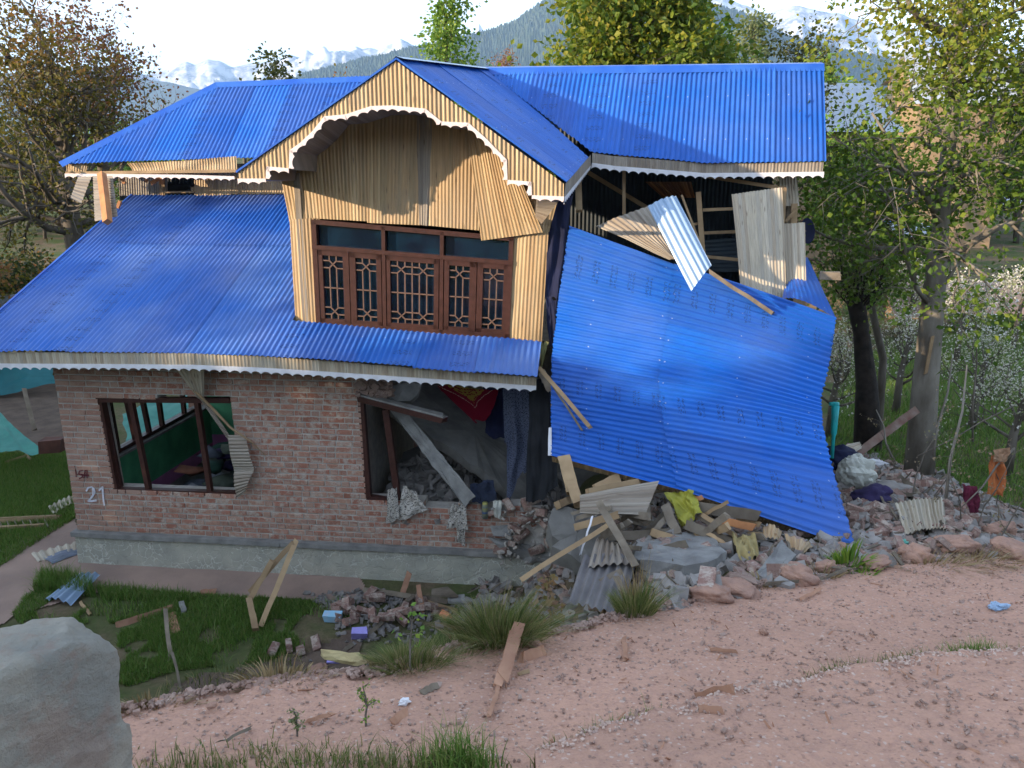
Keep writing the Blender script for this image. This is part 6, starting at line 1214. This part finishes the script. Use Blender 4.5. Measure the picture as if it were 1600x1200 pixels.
# ---------------------------------------------------------------- village beyond
m_grey_tin = M('grey_tin_roof', (.42, .46, .52), (.32, .35, .41), .6, .45, spec=.5, sq=(6, 1, 1)); m_mud = M('tan_plaster', (.34, .24, .15), (.26, .18, .11), .8, .9); m_bl = M('far_blue_tin', (.03, .14, .5), (.05, .2, .55), .8, .4)
def house(label, x, ytop, D, wd, dp, wall_h, rise, roof, wall, rz=0, name='village_house'):
    t_ = W(x, ytop, D); zt_ = t_.z; b = Vector((t_.x, t_.y, zt_ - rise - wall_h)); T_ = thing(name, label, 'house', tuple(b)); Mx = Matrix.Rotation(rz, 3, 'Z'); ex, ey = Mx @ Vector((1, 0, 0)), Mx @ Vector((0, 1, 0)); c = b + ey * dp / 2
    gz = float(G(b.x, b.y)); h_ = wall_h + max(0, b.z - gz); m = MB(); m.box(c + UP * (wall_h - h_ / 2), ex * wd / 2, ey * dp / 2, UP * h_ / 2); obj('wall', m, wall, T_)
    e = .4; A0 = c - ex * (wd / 2 + e) - ey * (dp / 2 + e) + UP * (wall_h - .1); A1 = A0 + ex * (wd + 2 * e); R0 = c - ex * (wd / 2 + e) + UP * (wall_h + rise); R1 = R0 + ex * (wd + 2 * e); B0 = A0 + ey * (dp + 2 * e); B1 = A1 + ey * (dp + 2 * e)
    m = MB(); m.add([A0, A1, R1, R0], [(0, 1, 2, 3)]); m.add([B0, B1, R1, R0], [(0, 1, 2, 3)]); obj('roof', m, roof, T_); m = MB(); m.add([c - ex * (wd / 2 - .01) - ey * dp / 2 + UP * wall_h, c - ex * (wd / 2 - .01) + ey * dp / 2 + UP * wall_h, c - ex * (wd / 2 - .01) + UP * (wall_h + rise)], [(0, 1, 2)]); obj('gable', m, wall, T_); m = MB(); m.add([c + ex * (wd / 2 - .01) - ey * dp / 2 + UP * wall_h, c + ex * (wd / 2 - .01) + ey * dp / 2 + UP * wall_h, c + ex * (wd / 2 - .01) + UP * (wall_h + rise)], [(0, 1, 2)]); obj('gable', m, wall, T_)
    for k in (-.3, 0, .3):
        q = c + ex * wd * k - ey * (dp / 2 + .02) + UP * (wall_h * .55); m = MB(); m.box(q, ex * .5, ey * .04, UP * .6); wn = obj('window', m, m_dark, T_); m = MB(); m.box(q - ey * .05, ex * .04, ey * .01, UP * .6); obj('window_bar', m, m_frame, wn)
house('grey tin-roofed house behind the right roof end', 1325, 116, 34, 4.4, 5, 3.0, 2.2, m_grey_tin, m_mud, .1); house('steep grey-roofed house seen through the tall tree', 1520, 62, 56, 6, 6, 3.5, 4.0, m_grey_tin, m_mud, -.1)
house('small house with orange-tan wall through the tree', 1455, 105, 60, 2.4, 4, 3, .6, m_grey_tin, M('orange_tan_wall', (.50,.28,.12), None, 1, .9), 0); house('low blue-roofed shed beyond the satellite dish', 1290, 318, 40, 5, 3, 1.0, .8, m_bl, m_mud, .05); house('second low blue-roofed shed further right', 1372, 322, 42, 2.0, 3, 1.0, .7, m_bl, m_mud, 0)
house('low reddish roof just showing over the main ridge', 822, 98, 60, 3.2, 4, 3, .4, M('reddish_far_roof', (.3,.17,.13), None, 1, .8), m_mud, 0); house('pale house among the trees at the far right', 1592, 306, 75, 2.6, 3, 1.2, .8, m_grey_tin, m_mud, 0); house('grey-white shed glimpsed left of the tall trunk', 1432, 350, 34, 1.2, 2, 1.2, .5, m_grey_tin, m_mud, 0)
tag(obj('field_bank', (lambda m: (m.grid([[W(x, 452 + 6 * math.sin(x * .02) + 0, 30) + Vector((0, dy, dz)) for x in np.linspace(1380, 1700, 30)] for dy, dz in ((-1.2, -.9), (-.3, -.1), (.8, .15), (3, .1))]), m)[1])(MB()), m_path, smooth=True), kind='structure')
m = MB(); P_ = [W(x, 211 - (x - 1360) * .0, 38) for x in (1300, 1480)]; m.tube([P_[0], P_[0].lerp(P_[1], .5) - UP * .15, P_[1]], .012, 4); tag(obj('overhead_wire', m, m_gtimber), 'thin overhead wire seen through the leaves', 'wire')
# ---------------------------------------------------------------- mountains
def rock_mat(name, a, b, sc_, c=None, cs=.5):
    t = NT(name); o = t.ob(); n = t.noise(o, sc_, 8, .65); col = t.mix(t.rng(n, .42, .58), a, b)
    if c: col = t.mix(t.rng(t.noise(o, sc_ * 6, 4), .5, .6, 0, cs), col, c)
    return t.fin(col, .95, .1)
def mountain(name, pts, D, depth, amp, mat, seed, nx=420, ny=46, spike=0, f=1.0, zlow=-5):
    xs = [p[0] for p in pts]; ys = [p[1] for p in pts]; u = np.linspace(xs[0], xs[-1], nx); yy = np.interp(u, xs, ys) ; V = []
    for j in range(ny):
        t = j / (ny - 1); yd = D - depth + (depth * 1.35) * t; prof = np.interp(t, [0, .74, 1], [0, 1, .55]) ** 1.15
        top = np.array([W(a, b, D).z for a, b in zip(u, yy)]); X_ = np.array([W(a, b, D).x for a, b in zip(u, yy)]) * (yd / D) ; n = fbm(X_ / depth * 5 * f + seed, yd / depth * 5 * f + u * 0, 6, seed); rid = 1 - 2 * np.abs(fbm(X_ / depth * 4 * f + 7, yd / depth * 1.3 * f + u * 0, 5, seed + 3))
        pk = np.exp(-((t - .74) / .12) ** 2); z = (top - zlow) * prof * (1 + (amp * n + amp * .8 * (rid - .7)) * (1 - pk * .92)) + zlow
        if spike: z = z + spike * np.random.default_rng(seed + j).random(nx) * (prof > .05)
        V.append(np.stack([X_, yd + 0 * X_, z], 1))
    V = np.array(V); idx = np.arange(nx * ny).reshape(ny, nx); tag(np_obj(name, V.reshape(-1, 3), gridfaces(idx), V.reshape(-1, 3)[:, :2], mat, smooth=spike == 0), kind='structure')
SNOW = rock_mat('snow_and_rock', (.50, .52, .58), (.16, .18, .24), .006, (.55, .56, .60), .5); FOR = rock_mat('conifer_forest', (.035, .055, .03), (.06, .075, .04), .02, (.012, .02, .012), .8); HILLM = rock_mat('hazy_hill', (.06, .08, .08), (.09, .10, .09), .004)
mountain('snow_mountains', [(-250,120),(-80,112),(20,120),(60,112),(100,118),(170,108),(200,116),(232,122),(262,112),(290,98),(306,102),(325,92),(345,96),(365,104),(390,98),(430,96),(450,84),(470,88),(490,86),(512,78),(530,84),(545,80),(556,71),(566,74),(578,72),(590,76),(606,68),(618,64),(626,60),(634,66),(645,70),(660,74),(700,70),(740,60),(747,34),(751,38),(760,56),(900,40),(1000,10),(1100,-8),(1130,-14),(1160,6),(1200,16),(1240,14),(1300,24),(1500,60),(1700,90)], 7200, 2600, .5, SNOW, 3, nx=900, ny=70)
mountain('far_blue_hills', [(-300,132),(-100,126),(100,104),(160,106),(200,118),(232,123),(262,126),(300,136),(345,144),(400,140),(470,150),(560,160)], 5900, 1900, .12, HILLM, 4, spike=0)
mountain('forested_hills', [(380,150),(440,130),(480,112),(520,104),(560,92),(600,84),(640,72),(680,66),(730,55),(770,45),(800,34),(820,22),(838,10),(870,-10),(950,-40),(1050,-30),(1120,8),(1160,20),(1190,34),(1240,60),(1320,80),(1500,110),(1750,120)], 4300, 1500, .14, FOR, 5, nx=1200, ny=70, spike=16)
mountain('low_wooded_rise', [(-900,255),(-300,245),(0,240),(300,235),(600,228),(900,225),(1200,222),(1450,215),(1700,220),(2500,235)], 420, 230, .2, FOR, 6, spike=6, nx=700, ny=30, zlow=8)
# ---------------------------------------------------------------- air
m = MB(); z0, z1 = -6, 1900; m.box(Vector((0, 3000, (z0 + z1) / 2)), Vector((16000, 0, 0)), Vector((0, 16000, 0)), Vector((0, 0, (z1 - z0) / 2)))
mh = bpy.data.materials.new('pale_air'); mh.use_nodes = True; t = mh.node_tree; t.nodes.clear(); pv = t.nodes.new('ShaderNodeVolumePrincipled'); pv.inputs['Color'].default_value = (.38, .62, 1, 1); pv.inputs['Density'].default_value = 1.05e-4; pv.inputs['Anisotropy'].default_value = .1
mo = t.nodes.new('ShaderNodeOutputMaterial'); t.links.new(pv.outputs[0], mo.inputs['Volume']); hz = tag(obj('haze', m, mh), kind='stuff')
